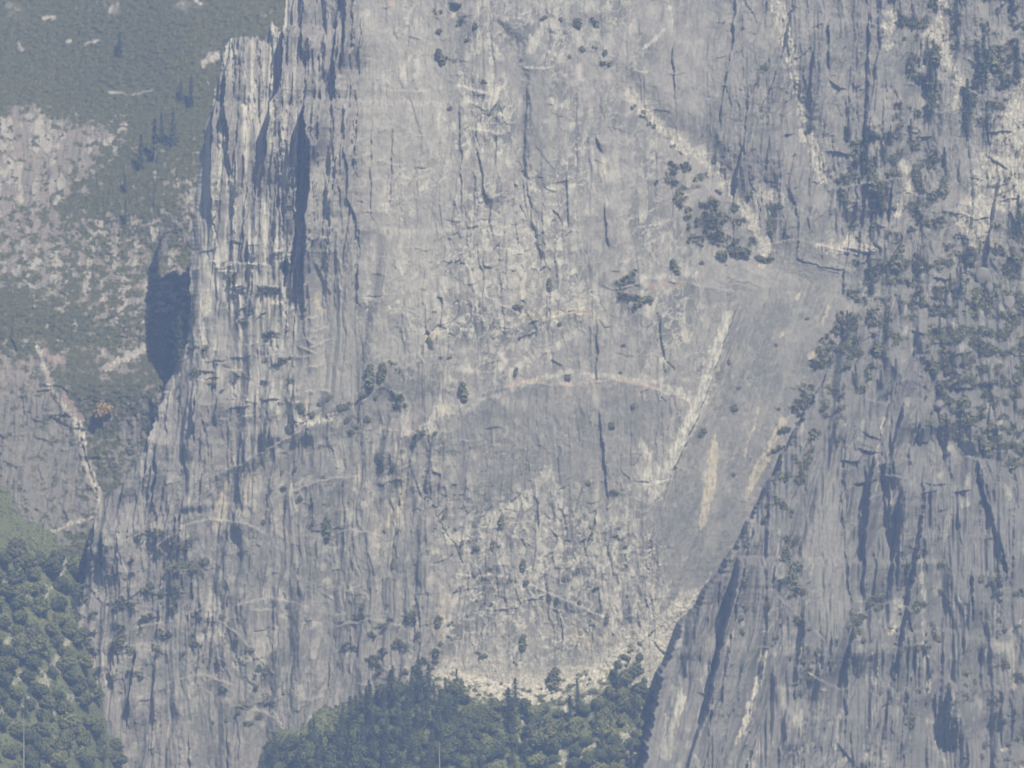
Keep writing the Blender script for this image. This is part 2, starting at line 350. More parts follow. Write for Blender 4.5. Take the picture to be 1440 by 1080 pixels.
auto_edges(C, (260,430,380,640), 90, -.05, (1,3.5), (7,18), (25,90), 10)
auto_shelves(C, (500,960,-40,520), 120, .05, (.4,1.3), (5,16), (10,44), 21)
auto_shelves(C, (600,960,600,930), 70, -.1, (.3,1.1), (6,20), (12,50), 22)
auto_shelves(C, (1180,1540,-60,620), 130, .1, (1,4.5), (8,20), (16,50), 23)
auto_shelves(C, (140,620,560,1000), 50, -.2, (.5,1.7), (8,22), (10,40), 24)
auto_shelves(C, (280,460,330,600), 60, -.1, (1,3), (8,18), (12,36), 25)
auto_edges(C, (490,960,-60,930), 90, .0, (.4,1.3), (5,20), (90,300), 51, rise=(1,1.6))
C.m['pale'] = np.zeros(u.shape, np.float32)
for _w, _p in [(44,[(882,128),(935,182),(985,215),(1030,268),(1070,330),(1080,360)]),(46,[(1084,-60),(1100,30),(1112,85),(1132,165),(1160,255)]),(50,[(1335,-60),(1320,60),(1300,110)]),(40,[(1205,330),(1260,290),(1290,210),(1300,140)]),(70,[(1470,90),(1400,260),(1370,370)])]:
    _m = C.stroke(_p, _w, _w*.95, .35); C.f[_m[0]] -= (6 if _p[0][0] < 900 else 11)*_m[1]
# named ledges and roofs
for pts, p, h in [([(560,615),(585,602),(640,575),(690,548),(735,536),(800,540),(860,532),(905,540),(950,555),(968,562)],4.5,46),
 ([(735,93),(775,96),(790,92)],1.6,14), ([(640,118),(700,135)],2,22), ([(655,178),(712,188)],2.2,24), ([(1060,560),(1070,556)],1,8),
 ([(735,462),(765,450),(800,436),(830,428)],2.4,20), ([(590,484),(640,455)],2.2,18), ([(700,425),(735,440)],2.4,16), ([(870,405),(920,388),(985,400),(1040,410)],5,30),
 ([(300,668),(340,650),(380,628),(430,600),(480,585)],6,30), ([(215,770),(262,735),(300,728),(350,735),(378,752)],4,30), ([(330,850),(380,838),(430,850)],2.5,24), ([(150,905),(190,880),(232,872)],5,34), ([(410,690),(455,672),(505,668)],3,24), ([(440,760),(490,742),(540,752)],3,22), ([(470,880),(520,868),(570,880)],3,24), ([(230,960),(280,945),(330,962)],3,26), ([(270,380),(300,365),(380,372)],7,40), ([(500,570),(560,520),(600,500)],4,26),
 ([(640,806),(660,808),(712,808)],2.5,20), ([(745,820),(800,845),(860,870)],3.5,26), ([(230,805),(270,795),(290,812)],7,30), ([(285,850),(330,885),(385,945)],4,26),
 ([(1165,265),(1260,250),(1330,235)],9,40), ([(1060,345),(1120,335),(1225,360)],3,24), ([(870,132),(905,160),(935,190),(975,240),(1010,285),(1060,345)],6,40),
 ([(325,990),(370,1000),(390,1010)],3.5,24), ([(1185,520),(1240,505)],6,26), ([(1300,440),(1360,430)],7,30)]:
    C.shelf(pts, p, h)
for pts, p, h in [([(1163,112),(1175,122),(1190,127)],4,20), ([(768,512),(776,507),(790,514),(796,528)],1.8,14), ([(1098,192),(1120,188)],3,14), ([(634,6),(645,10)],5,14),
 ([(772,293),(785,302),(796,325)],2,14), ([(843,448),(850,460),(862,461)],2.5,14), ([(258,604),(271,606)],3,14),  ([(740,456),(762,450)],1.8,10),
 ([(765,148),(782,150)],1.2,8), ([(1240,500),(1262,515)],4,12)]:
    C.shelf(pts, p, h, roof=True)
for pts, d, w in [([(552,185),(550,290)],1.4,1.6),([(700,150),(735,240),(745,262)],1.6,2),([(925,440),(932,500),(950,522)],1.3,1.6),([(700,300),(702,420)],1,1.4),([(560,100),(565,330)],.7,1.4),
 ([(596,470),(640,450)],1.6,1.6),([(500,170),(505,480)],1,1.6),([(603,605),(597,690),(620,735),(650,790)],1.3,2),([(1035,190),(1070,300)],1.4,2),([(735,725),(700,790)],1,1.6),
 ([(985,560),(958,640),(930,700)],1.3,1.6),([(900,250),(905,380)],1,1.4),([(808,240),(812,330)],1.1,1.4)]:
    C.crack(pts, d, w)
# recessed gully
g = C.blend(C.poly([(700,30),(735,60),(742,150),(740,250),(733,245),(715,180),(705,110)], 8)); C.f -= g*4
g = C.blend(C.poly([(1085,-20),(1105,30),(1120,110),(1145,200),(1165,250),(1150,258),(1122,190),(1098,110)], 9)); C.f -= g*4
# --- material masks
n_pat = fbm(u/55, v/70, 4, 301); n_str = fbm((u-lean*(v-600))/5, v/70, 3, 311); n_sm = fbm(u/13, v/17, 3, 321)
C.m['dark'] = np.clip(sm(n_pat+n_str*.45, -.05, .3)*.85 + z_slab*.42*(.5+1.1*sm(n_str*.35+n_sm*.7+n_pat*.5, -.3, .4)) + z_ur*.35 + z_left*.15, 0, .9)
C.m['pale'] = np.clip(sm(cc[1]+n_sm*.5, .72, 1.0)*(.55*z_cent*frac+.2*z_left+.15) + sm(n_sm*.7+cc[2]*.5-n_pat*.4, .32, .62)*(.5*z_cent*frac+.12), 0, .8)
C.m['pale'] = np.maximum(C.m['pale'], z_tower*(u < 420)*sm(fbm(u/9, v/110, 3, 361), -.15, .3)*.8)  # sunlit brightness of the tower columns painted into the rock colour as pale streaks
_rv = 1-np.abs(fbm((u+v*.5)/26, (v-u*.35)/40, 4, 341)); _r2 = 1-np.abs(fbm((u-v*.6)/34, (v+u*.4)/30, 4, 351))
C.m['pale'] = np.maximum(C.m['pale'], np.clip(sm(_rv, .955, .995)+sm(_r2, .96, .995), 0, 1)*(.5*z_cent*(.3+frac)+.2)*sm(n_pat, -.35, .1))
for pts in [[(500,40),(560,-40),(640,40),(640,400),(600,520),(530,520),(520,330)], [(655,300),(760,270),(780,420),(700,440),(650,400)], [(430,260),(480,200),(500,330),(500,560),(430,560)]]:
    m = C.poly(pts, 22); W_, k = m; C.m['dark'][W_] *= (1-.55*k); C.m['pale'][W_] = np.maximum(C.m['pale'][W_], k*.28*(.6+.6*sm(n_sm[W_], -.3, .4)))
for pts in [[(590,620),(700,560),(840,560),(945,575),(900,650),(840,720),(620,730),(598,680)], [(850,545),(945,568),(925,620),(860,640)], [(725,60),(770,90),(790,200),(760,250),(740,200)]]:
    m = C.poly(pts, 14); W_, k = m; C.m['dark'][W_] = np.maximum(C.m['dark'][W_], k*.5*(.7+.5*n_str[W_])); C.m['pale'][W_] *= 1-.5*k
def strokes(name, amt, L, soft=2, warp=1):
    for w, pts in L: C.put(name, C.stroke(pts, w, soft, warp), amt)
strokes('pale', .75, [(17,[(1024,445),(1008,490),(990,545),(968,595),(948,640)]),(10,[(948,640),(925,700)]),(9,[(912,640),(928,700)]),(7,[(895,660),(922,696)]),
 (8,[(905,528),(955,552),(975,570)]),(7,[(640,582),(700,552),(760,532)]),(7,[(770,530),(800,522),(862,528),(905,535)]),(7,[(640,120),(700,132)]),(6,[(655,180),(710,186)]),
 (6,[(652,165),(662,200),(668,215)]),(4,[(735,93),(775,96)]),(8,[(620,725),(650,768),(672,792)]),(8,[(652,780),(640,840),(622,900)]),(7,[(775,140),(790,150),(800,142)]),
 (6,[(585,130),(595,128)]),(12,[(660,365),(670,400),(680,430)]),(12,[(700,360),(745,350),(760,380)]),(9,[(690,395),(745,395)]),(6,[(600,482),(622,465)]),
 (5,[(690,468),(735,455)]),(8,[(650,290),(660,330),(655,375)]),(9,[(665,310),(750,330)]),(5,[(905,70),(944,30)]),(9,[(940,820),(905,880)]),(11,[(958,838),(930,880),(890,905)]),
 (4,[(943,10),(945,45)]),(6,[(660,60),(672,75)]),(4,[(690,60),(690,110)]),(10,[(810,470),(750,500),(715,525)]),(16,[(740,700),(770,660),(790,720)]),(22,[(690,730),(745,700)])], 5)
for _ in (0,): C.put('pale', C.poly([(1018,438),(1030,444),(1013,500),(1001,545),(984,590),(962,635),(936,688),(915,708),(900,670),(912,655),(935,655),(955,610),(975,560),(990,515),(1004,478)], 4), 1)
for _ in (0,): strokes('pale', .8, [(10,[(905,630),(915,660),(925,698)]),(9,[(955,548),(975,570)]),(10,[(940,830),(905,880)])], 12)
for _q in ([(1003,610),(1009,628),(1004,690),(996,735),(984,748),(981,738),(988,690),(994,650)], [(1100,580),(1106,596),(1087,638),(1070,668),(1052,700),(1046,692),(1060,655),(1085,612)]): C.put('cream', C.poly(_q, 2.5), .8)
strokes('cream', .75, [(4,[(1066,575),(1056,610),(1048,640)]),(5,[(849,222),(849,246)]),
 (8,[(1138,502),(1148,498)]),(5,[(1168,425),(1155,455)]),(4,[(1098,472),(1104,468)]),(4,[(1125,410),(1120,420)]),(13,[(605,476),(614,467)]),(8,[(733,402),(733,415)]),(8,[(832,446),(838,448)]),
 (7,[(560,620),(562,680),(556,740)]),(4,[(503,655),(503,675)]),(6,[(552,700),(545,740)]),(5,[(628,560),(620,585)]),(6,[(625,575),(610,590)]),(14,[(322,680),(308,715),(305,740)]),(7,[(352,660),(345,720)]),
 (6,[(487,820),(486,850)]),(4,[(535,735),(530,780)]),(4,[(610,655),(612,660)]),(5,[(610,775),(620,780)]),(5,[(868,770),(870,800)]),(4,[(802,790),(806,820)]),(4,[(840,740),(845,760)]),
 (8,[(388,410),(385,430)]),(7,[(290,420),(291,440)]),(5,[(432,560),(430,600)]),(3,[(540,600),(560,605)]),(8,[(965,470),(963,480)]),(4,[(640,20),(636,26)]),(4,[(672,45),(677,75)]),
 (4,[(278,150),(270,180)]),(4,[(350,135),(342,150)]),(5,[(330,640),(326,652)]),(8,[(445,415),(452,440)])], 2)
strokes('cream', .5, [(5,[(385,400),(440,430)]),(14,[(735,447),(800,440),(830,440)]),(16,[(815,420),(830,418)]),(14,[(625,835),(620,890)]),(22,[(815,895),(840,900)]),(12,[(565,670),(560,720)])], 6)
strokes('pink', .45, [(7,[(712,542),(745,536),(758,534)]),(8,[(790,536),(812,543),(835,541)]),(5,[(860,533),(890,536),(922,546)]),(10,[(915,402),(960,400)]),(6,[(870,385),(890,400)]),(5,[(545,5),(560,5)])], 4)
strokes('scree', .95, [(17,[(882,128),(905,150),(935,182),(965,206),(998,218)]),(19,[(985,215),(1008,240),(1030,268)]),(16,[(1030,268),(1052,300),(1070,330),(1080,352),(1070,368)]),
 (20,[(1084,-30),(1100,30),(1108,60),(1115,90)]),(13,[(1112,85),(1122,120),(1132,165)]),(18,[(1134,185),(1148,215),(1160,250)]),(16,[(1080,300),(1060,275)]),(20,[(1060,270),(1095,280)]),
 (22,[(1330,5),(1322,60)]),(14,[(1310,40),(1300,90)]),(18,[(1255,20),(1245,60)]),(14,[(1270,230),(1280,260),(1262,300)]),(18,[(1195,340),(1170,350)]),(9,[(1225,350),(1150,345)]),
 (14,[(1350,110),(1345,150)]),(16,[(1325,60),(1338,100)]),(9,[(960,850),(930,885),(890,905),(860,925)]),(16,[(845,935),(800,955),(740,955),(690,940)]),(9,[(290,410),(292,440)]),(6,[(278,450),(260,500),(245,545)]),
 (9,[(425,595),(465,585)]),(16,[(700,925),(690,935)]),(10,[(340,600),(345,560)]),(7,[(420,430),(380,425),(365,410)]),(8,[(350,490),(345,485)]),(6,[(290,860),(335,930)]),(14,[(335,935),(350,925)]),(8,[(385,1000),(395,1020)])], 5)
for pts in [[(1440,100),(1470,90),(1470,260),(1430,290),(1400,300),(1395,330),(1370,352),(1340,300),(1370,260),(1372,215),(1395,195),(1412,150)], [(1350,290),(1380,300),(1405,355),(1380,350)]]:
    C.put('scree', C.poly(pts, 8), .9)
# plant cover over broken ground
vegn = fbm(u/26, v/20, 4, 401)
vw = np.maximum.reduce([C.blend(C.poly(q, 24))*a for q, a in [
 ([(1165,190),(1260,150),(1330,190),(1340,330),(1280,350),(1180,330)],.55), ([(1190,370),(1440,300),(1560,300),(1560,640),(1300,640),(1200,560),(1165,560)],.6),
 ([(1240,-60),(1560,-60),(1560,140),(1420,150),(1360,200),(1290,200),(1250,60)],.5), ([(1400,170),(1560,250),(1560,350),(1400,340)],.6), ([(1370,60),(1440,60),(1440,130),(1385,180)],.75),
 ([(985,230),(1070,330),(1110,350),(1090,375),(1010,370),(930,300),(925,200)],.62), ([(870,120),(905,155),(965,210),(1005,260),(960,260),(920,200)],.6), ([(300,370),(440,330),(440,600),(300,600)],.34),
 ([(230,520),(290,450),(330,540),(230,590)],.4), ([(150,740),(300,740),(300,900),(120,1000),(90,960),(140,860)],.42), ([(280,850),(390,930),(400,1080),(320,1080)],.32), ([(470,560),(560,500),(610,600),(580,700),(480,640)],.36),
 ([(800,10),(880,10),(880,120),(800,80)],.36), ([(600,-20),(670,-20),(650,110),(610,110)],.36), ([(480,840),(640,860),(640,960),(480,960)],.42), ([(90,820),(150,840),(150,1060),(60,1180),(60,1000)],.6),
 ([(1080,600),(1180,420),(1210,420),(1180,640),(1090,700)],.6)]])
C.m['veg'] = sm(vegn+vw*1.0, .50, .78)*.88*sm(vw, .05, .25)
_tb = v-top_line(u); C.m['scree'] = np.maximum(C.m['scree'], sm(_tb+fbm(u/16, v/12, 4, 433)*34, -34, -8)*(u > 610)*(u < 1000)*.9)
C.m['veg'] *= 1-.85*np.clip(C.m['scree'], 0, 1)
for w, pts in [(10,[(870,415),(905,420)]),(8,[(868,400),(890,385)])]:
    C.put('veg', C.stroke(pts, w, 5), .85)
C.f += C.m['veg']*(1.3+1.5*np.clip(fbm(u/5, v/5, 2, 411), -.6, 1)); C.f += C.m['scree']*noise(u/2.2, v/2.2, 421)*.45
# silhouette of the tower and its foot: the side wall turns back out of sight
EL_y = np.array([-120,0,36,44,56,60,100,140,160,200,250,300,340,380,420,455,480,515,545,600,630,680,705,740,770,830,850,880,920,960,1000,1060,1200.])
EL_x = np.array([318,318,318,318,318,316,309,300,292,284,277,273,268,266,268,266,262,246,232,214,204,172,142,130,122,117,112,90,90,70,70,70,60.])
L_ = np.interp(v, EL_y, EL_x)+noise(v/19, v*0+4, 77)*4+noise(v/5, v*0+4, 78)*1.8
dl = u-L_; tp_ = np.interp(u, [300,318,322,328,336,345,353,362,366,372,376,380,384,388,393,399,402,404], [70,64,58,52,54,51,55,49,56,58,46,34,29,40,45,36,0,-200])+noise(u/3, u*0+2, 79)*2.5; C.keep = (dl > -3) & (v > tp_); C.f -= np.clip(-dl, 0, 3)*18+np.exp(-np.maximum(dl, 0)/9)*5
C.f -= 60*sm(v, 885, 870)*sm(u, 130, 90)*0
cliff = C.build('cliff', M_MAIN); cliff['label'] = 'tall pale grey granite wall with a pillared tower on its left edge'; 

# ================================================================== FAR HILLSIDE
base_hill = make_base([-320,-100,0,100,200,260,330,470], [-260,0,150,300,365,430,496,512,532,620,760,900], [
 [760,740,720,700,690,680,680,680],[540,530,520,505,480,470,465,465],[430,430,430,425,410,400,390,385],[335,332,324,310,285,266,262,262],
 [285,282,276,270,262,258,256,256],[222,218,214,210,206,204,200,198],[206,200,194,186,184,182,182,182],[198,190,184,172,166,158,152,150],[182,176,166,146,118,108,104,102],[150,146,140,130,108,98,95,95],[102,98,92,84,74,70,68,68],[62,60,58,56,54,52,50,50]], blur=1)
Hh = Terrain(-300, 460, -240, 880, 1.4, base_hill); u, v = Hh.u, Hh.v
z_rock = np.maximum.reduce([Hh.blend(Hh.poly(q, 30))*a for q, a in [
 ([(12,148),(60,152),(75,168),(130,172),(168,184),(158,205),(135,214),(140,232),(108,258),(80,285),(58,300),(-60,330),(-120,250),(-20,200)],1), ([(-80,300),(70,285),(110,330),(90,430),(40,400),(-80,380)],.75),
 ([(110,300),(250,300),(270,360),(265,450),(150,470),(100,420),(75,340)],.55), ([(-100,500),(40,500),(110,590),(140,700),(130,745),(40,775),(-100,775)],1), ([(0,0),(40,5),(42,20),(12,25)],.8),
 ([(135,-5),(170,0),(172,22),(150,25)],.9), ([(232,0),(300,-10),(285,20),(240,22)],.75), ([(280,92),(285,72),(300,62),(310,88),(290,96)],1), ([(130,500),(205,480),(210,500),(150,530)],.95), ([(52,485),(92,500),(90,520),(60,515)],.95),
 ([(150,590),(240,540),(240,640),(150,680)],.7), ([(250,250),(300,240),(300,370),(250,350)],.8), ([(320,0),(400,-10),(400,45),(380,45),(330,30)],.45)]])
sp = sm(fbm(u/11, v/8, 3, 601), .36, .5)*(v < 120)
rockw = np.clip(z_rock + .8*sp*sm(noise(u/70, v/50, 611), .1, .5), 0, 1)
cov = fbm(u/14, v/11, 4, 621); cov2 = fbm(u/5, v/4, 3, 625); Hh.m['veg'] = np.clip(1-sm(rockw*1.1+(cov*1.7+cov2*.9)*(.25+.75*sm(v+fbm(u/50, v/50, 2, 661)*60, 120, 210))-.1, .3, .85), 0, 1)
vr = 1-Hh.m['veg']
c1, c2, c3, _, _ = grain_relief(Hh, -.05, vr*.8, .25+vr*.9, .3+vr*.5)
auto_edges(Hh, (-60,130,560,770), 40, -.3, (.5,2), (8,24), (20,70), 31); auto_shelves(Hh, (-60,140,540,770), 60, .3, (.6,2.6), (6,18), (16,60), 32)
auto_edges(Hh, (0,270,150,500), 60, -.05, (.8,3), (6,18), (15,60), 33)
Hh.m['pale'] = np.clip(sm(c2+fbm(u/10, v/13, 3, 631)*.8, .55, .95)*.4*vr*(v < 500)+vr*.05, 0, .8)
Hh.m['dark'] = np.clip(.4*vr*(v > 560)+sm(fbm(u/25, v/30, 4, 641), -.1, .4)*.6, 0, .8)
for w, pts, nm, a in [(8,[(52,490),(60,512),(72,548),(100,582),(113,615)],'scree',.95),(10,[(113,600),(120,640),(132,680),(142,700),(134,735)],'scree',.95),(5,[(-30,760),(10,768),(14,775)],'scree',.9),(6,[(60,760),(100,735),(130,728)],'scree',.9),
  (12,[(150,518),(205,488)],'scree',.8),(10,[(60,497),(88,508)],'pink',.35),(13,[(90,560),(112,592)],'pink',.5),(3,[(150,130),(185,132),(215,126)],'pale',.8),(12,[(285,88),(305,78)],'scree',.9),(6,[(262,283),(270,278)],'cream',.9),(5,[(30,70),(25,62)],'pale',.6),
  (4,[(122,62),(138,56)],'pale',.8),(5,[(92,60),(98,58)],'pale',.8),(6,[(60,25),(76,23)],'pale',.7),(4,[(385,38),(392,42)],'scree',.9),(7,[(275,0),(280,4)],'pale',.9),(8,[(160,190),(150,200)],'pale',.6)]:
    m = Hh.stroke(pts, w, 4); Hh.put(nm, m, a)
    if m: Hh.m['veg'][m[0]] *= 1-m[1]
Hh.crack([(108,600),(118,640),(128,672),(136,700)], 3, 4); Hh.edge([(112,600),(118,640),(128,672),(140,705)], 5, 30, side=-1)
Hh.f += Hh.m['veg']*np.clip(fbm(u/9, v/6, 4, 651, .6), -.5, 1)*2.4; Hh.m['dark'] = np.maximum(Hh.m['dark'], .0)
hill = Hh.build('hillside', M_HILL)

# ================================================================== RIGHT FRONT BUTTRESS
base_but = make_base([840,960,1050,1150,1250,1350,1440,1640], [360,400,450,500,600,750,900,1000,1080,1240], [
 [140,130,120,110,106,108,112,116],[100,96,92,86,88,92,96,100],[62,60,60,54,56,62,68,72],[46,42,42,38,40,46,52,56],[18,16,16,12,14,22,30,34],[-24,-24,-20,-16,-14,-8,-4,0],
 [-60,-52,-46,-40,-38,-34,-32,-30],[-102,-86,-74,-62,-58,-54,-50,-48],[-150,-128,-104,-84,-76,-68,-64,-60],[-215,-170,-140,-112,-102,-95,-90,-85]])
Bt = Terrain(860, 1560, 380, 1190, 1.05, base_but); u, v = Bt.u, Bt.v
z_br = Bt.blend(Bt.poly([(1180,380),(1600,380),(1600,700),(1420,720),(1380,640),(1300,640),(1280,560),(1180,520)], 24))
lean = (-.30*(1-sm(u, 1000, 1180))+.10*sm(u, 1280, 1400)).astype(np.float32)
lb = (-.17*(1-sm(u, 1160, 1340))+.08*sm(u, 1340, 1440)).astype(np.float32); frb = np.clip(sm(fbm(u/50, v/130, 3, 292), -.05, .3)+z_br*.6+.1, 0, 1)
cb = grain_relief(Bt, lb, .35+.5*frb, .6+.6*z_br, .5+.3*z_br, frb, 1.9)
for pts, p, w in [([(1298,470),(1288,484),(1286,500),(1271,520),(1250,542),(1234,562),(1212,590)],9,50), ([(1270,560),(1258,610),(1243,646)],15,40), ([(1290,585),(1291,602),(1289,627)],10,30),
 ([(1215,585),(1198,612),(1186,640),(1181,690),(1186,760),(1191,830),(1200,862)],5,30), ([(1226,640),(1221,680),(1216,730),(1214,780),(1212,862)],10,34), ([(1266,680),(1262,700),(1259,740),(1252,790),(1249,838)],12,36),
 ([(1371,645),(1377,680),(1391,720),(1400,760),(1412,800),(1409,836)],8,40), ([(1245,630),(1240,660),(1235,690)],6,20), ([(1307,625),(1305,672)],5,22), ([(1036,782),(1029,837),(1013,900),(1001,950),(991,1000),(975,1040),(963,1090),(940,1180)],25,90),
 ([(1196,880),(1193,905),(1190,930),(1180,968)],14,36), ([(1117,930),(1115,992)],5,26), ([(1105,1000),(1100,1062)],5,26), ([(1297,880),(1300,920),(1307,962)],7,30), ([(1332,958),(1331,1000),(1329,1058)],14,40),
 ([(1362,798),(1364,850),(1366,884)],8,30), ([(1352,890),(1349,930)],5,20), ([(1380,900),(1376,980)],5,26), ([(1405,960),(1405,1050)],5,24), ([(1060,735),(1048,790),(1046,800)],7,24), ([(1000,950),(997,1010),(992,1060)],5,16),
 ([(1020,900),(1014,960),(1008,1010)],5,16), ([(1085,790),(1083,830)],4,20), ([(1172,1040),(1205,1080)],3,20), ([(1238,900),(1236,990)],3,26), ([(1272,780),(1275,880),(1283,900)],5,24), ([(1345,720),(1350,770)],4,20),
 ([(1320,700),(1318,760)],4,20), ([(1424,640),(1430,720)],5,26), ([(1172,1000),(1165,1060)],4,20), ([(1060,620),(1040,700)],3,18), ([(1140,620),(1110,700)],3,20)]:
    Bt.edge(pts, p, w)
auto_edges(Bt, (930,1130,700,1180), 100, -.22, (.8,3.6), (8,24), (50,190), 41); auto_edges(Bt, (1120,1560,600,1180), 190, -.02, (.8,4.4), (8,34), (40,220), 42)
auto_edges(Bt, (1060,1300,440,720), 110, -.3, (1,3.5), (8,22), (25,90), 43); auto_edges(Bt, (1280,1560,400,700), 120, -.02, (1,4), (8,20), (20,70), 44)
auto_shelves(Bt, (1180,1560,400,700), 90, .1, (1,4.5), (8,20), (14,46), 45); auto_shelves(Bt, (980,1560,700,1180), 70, -.05, (.6,2), (8,20), (6,20), 46, .4)
auto_edges(Bt, (960,1560,640,1190), 44, -.08, (3.5,9), (26,70), (140,380), 47, rise=(3,9))
auto_edges(Bt, (960,1250,600,1180), 20, -.27, (4,9), (16,50), (150,340), 49, rise=(1.5,6))
auto_edges(Bt, (960,1560,640,1190), 50, -.08, (2,5), (14,40), (90,280), 48, rise=(2,6))
for pts, p, h in [([(1195,880),(1225,850),(1260,842),(1285,860)],10,70), ([(1130,940),(1180,968),(1200,962)],5,40), ([(1060,905),(1085,908)],4,30), ([(1340,645),(1360,640),(1400,650)],6,60), ([(1085,830),(1120,860),(1160,900)],4,30)]: Bt.shelf(pts, p, h)
for pts, p, h in [([(1068,910),(1082,910)],4,24),([(1244,882),(1258,884)],3.5,16),([(1218,914),(1226,912)],3.5,14),([(1365,710),(1374,710)],3,14),([(1200,958),(1212,940)],3,14),([(1292,690),(1305,684)],3,14)]: Bt.shelf(pts, p, h, roof=True)
n_pat = fbm(u/50, v/80, 4, 701); n_str = fbm((u-lb*(v-600))/6, v/80, 3, 711); n_sm = fbm(u/13, v/20, 3, 721)
Bt.m['dark'] = np.clip(sm(n_pat+n_str*.5, -.1, .4)*.75+.1, 0, .9); Bt.m['pale'] = np.clip(sm(cb[1]+n_sm*.4, .85, 1.1)*.4+sm(n_str, .35, .6)*.3, 0, .6)
sl_ = Bt.blend(Bt.poly([(1150,680),(1180,640),(1184,760),(1198,850),(1170,880),(1140,850),(1130,760)], 18)); Bt.f = Bt.f*(1-.55*sl_)+sl_*np.mean(Bt.f[sl_ > .5])*.55; Bt.m['dark'] *= 1-.7*sl_; Bt.m['pale'] = np.maximum(Bt.m['pale'], sl_*.16)
for w, pts, nm, a in [(9,[(1074,915),(1066,950),(1052,990),(1040,1030)],'pale',.9),(6,[(1070,912),(1072,925)],'cream',.8),(8,[(985,1090),(975,1060)],'pale',.8),(16,[(958,970),(952,1000)],'pale',.8),(14,[(1428,900),(1422,960)],'cream',.3),(5,[(1180,1000),(1172,1050)],'pale',.7),
  (4,[(1216,1020),(1213,1080)],'pale',.6),(6,[(1256,882),(1248,890)],'cream',.8),(5,[(1222,915),(1214,925)],'cream',.7),(3,[(1252,700),(1252,740)],'scree',.9),(4,[(1113,1050),(1103,1060)],'scree',.8),(5,[(1292,782),(1298,900)],'pale',.6),(6,[(1298,900),(1308,970)],'pale',.6),
  (4,[(1095,740),(1092,790)],'pale',.7),(5,[(1440,865),(1432,875)],'scree',.9),(4,[(1408,1052),(1420,1050)],'scree',.9),(4,[(1338,960),(1332,1000)],'scree',.6),(7,[(1060,985),(1048,1010),(1034,1040)],'cream',.5),(4,[(1010,870),(985,920)],'pale',.5),(20,[(955,960),(935,1060)],'pale',.5),
  (3,[(1250,560),(1238,600),(1232,640),(1232,690)],'pale',.9),(5,[(1355,560),(1345,590)],'scree',.8),(4,[(1400,587),(1412,586)],'scree',.8)]: Bt.put(nm, Bt.stroke(pts, w, 3), a)
vegn = fbm(u/22, v/20, 4, 731)
vw = np.maximum.reduce([Bt.blend(Bt.poly(q, 34))*a for q, a in [([(1290,400),(1600,400),(1600,700),(1440,680),(1390,640),(1310,640),(1290,560)],.66), ([(1180,400),(1290,400),(1290,480),(1200,580),(1140,700),(1060,760),(1030,790),(1060,700),(1120,600)],.6),
  ([(1080,740),(1140,740),(1150,880),(1090,900)],.55), ([(1180,850),(1250,830),(1230,900),(1180,900)],.6), ([(1240,740),(1340,740),(1340,1000),(1260,960)],.36), ([(1340,900),(1460,900),(1460,1100),(1300,1100)],.36), ([(1360,740),(1480,740),(1480,880),(1380,860)],.4),
  ([(1000,760),(1060,760),(1060,900),(1010,900)],.4), ([(1100,900),(1190,900),(1150,980),(1110,960)],.4)]])
Bt.m['veg'] = sm(vegn+vw*1.0, .52, .8)*.85*sm(vw, .05, .25); Bt.f += Bt.m['veg']*(1.2+1.5*np.clip(fbm(u/5, v/5, 2, 741), -.6, 1))
EB_y = np.array([360,400,450,520,620,700,770,840,885,940,1000,1080,1200.]); EB_x = np.array([1262,1248,1196,1166,1112,1072,1036,988,957,936,922,905,880.])
L_ = np.interp(v, EB_y, EB_x)+noise(v/24, v*0+4, 87)*8+noise(v/6, v*0+4, 88)*3.5
dl = u-L_; Bt.keep = dl > -6; Bt.f -= np.clip(-dl, 0, 6)*22+np.exp(-np.maximum(dl, 0)/8)*4
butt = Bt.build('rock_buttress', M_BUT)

# ================================================================== WOODED SLOPES AT THE FOOT
T38 = math.tan(math.radians(38))
def base_tal(px, py):
    t = top_line(px); return base_main(px, t)-2-(py-t)*.5/T38+.75*np.maximum(px-840, 0)*np.clip((py-t)/60, 0, 1)
Tl = Terrain(260, 1060, 780, 1240, 1.6, base_tal); u, v = Tl.u, Tl.v
tl = top_line(u); dd = v-tl
Tl.m['scree'] = np.clip(1-sm(dd+fbm(u/12, v/9, 3, 801)*26, 18, 36), 0, 1)*sm(u, 560, 640)
for w, pts in [(9,[(752,975),(746,992),(736,1018)]),(8,[(632,1048),(660,1040),(680,1048)]),(12,[(780,1050),(795,1062),(788,1080)]),(9,[(870,975),(884,968)]),(8,[(848,1010),(862,1003)]),(10,[(820,1060),(836,1050)]),(8,[(905,990),(912,1002)]),(9,[(700,990),(716,984)]),(12,[(860,948),(880,935)]),(20,[(800,1000),(830,985)]),(16,[(740,1030),(726,1050)]),(18,[(880,1030),(890,1060)]),(14,[(660,1010),(690,1000)]),(5,[(905,950),(915,960)]),(10,[(610,985),(618,960)])]:
    Tl.put('scree', Tl.stroke(pts, w, 4), .95)
Tl.m['scree'] *= 1-.9*sm(fbm(u/13, v/8, 4, 805), .12, .3); Tl.m['veg'] = 1-Tl.m['scree']; Tl.f += Tl.m['scree']*(facets(u/9, v/7, 807, .9)[0]*1.6+facets(u/4, v/3.2, 809, .9)[0]*.8); Tl.f += fbm(u/40, v/40, 4, 811)*3+noise(u/4, v/4, 821)*.7*(1+Tl.m['scree']); Tl.keep = (dd > -30) & (u < 968-(v-880)*.2)
tal = Tl.build('talus_slope', M_SLOPE)
def base_low(px, py): return 45-(py-800)*.5/math.tan(math.radians(40))+.7*np.minimum(px-60, 40)+1.5*np.maximum(px-100, 0)
Lw = Terrain(-300, 320, 690, 1240, 1.6, base_low); u, v = Lw.u, Lw.v
Lw.m['veg'] = np.full(u.shape, 1., np.float32)
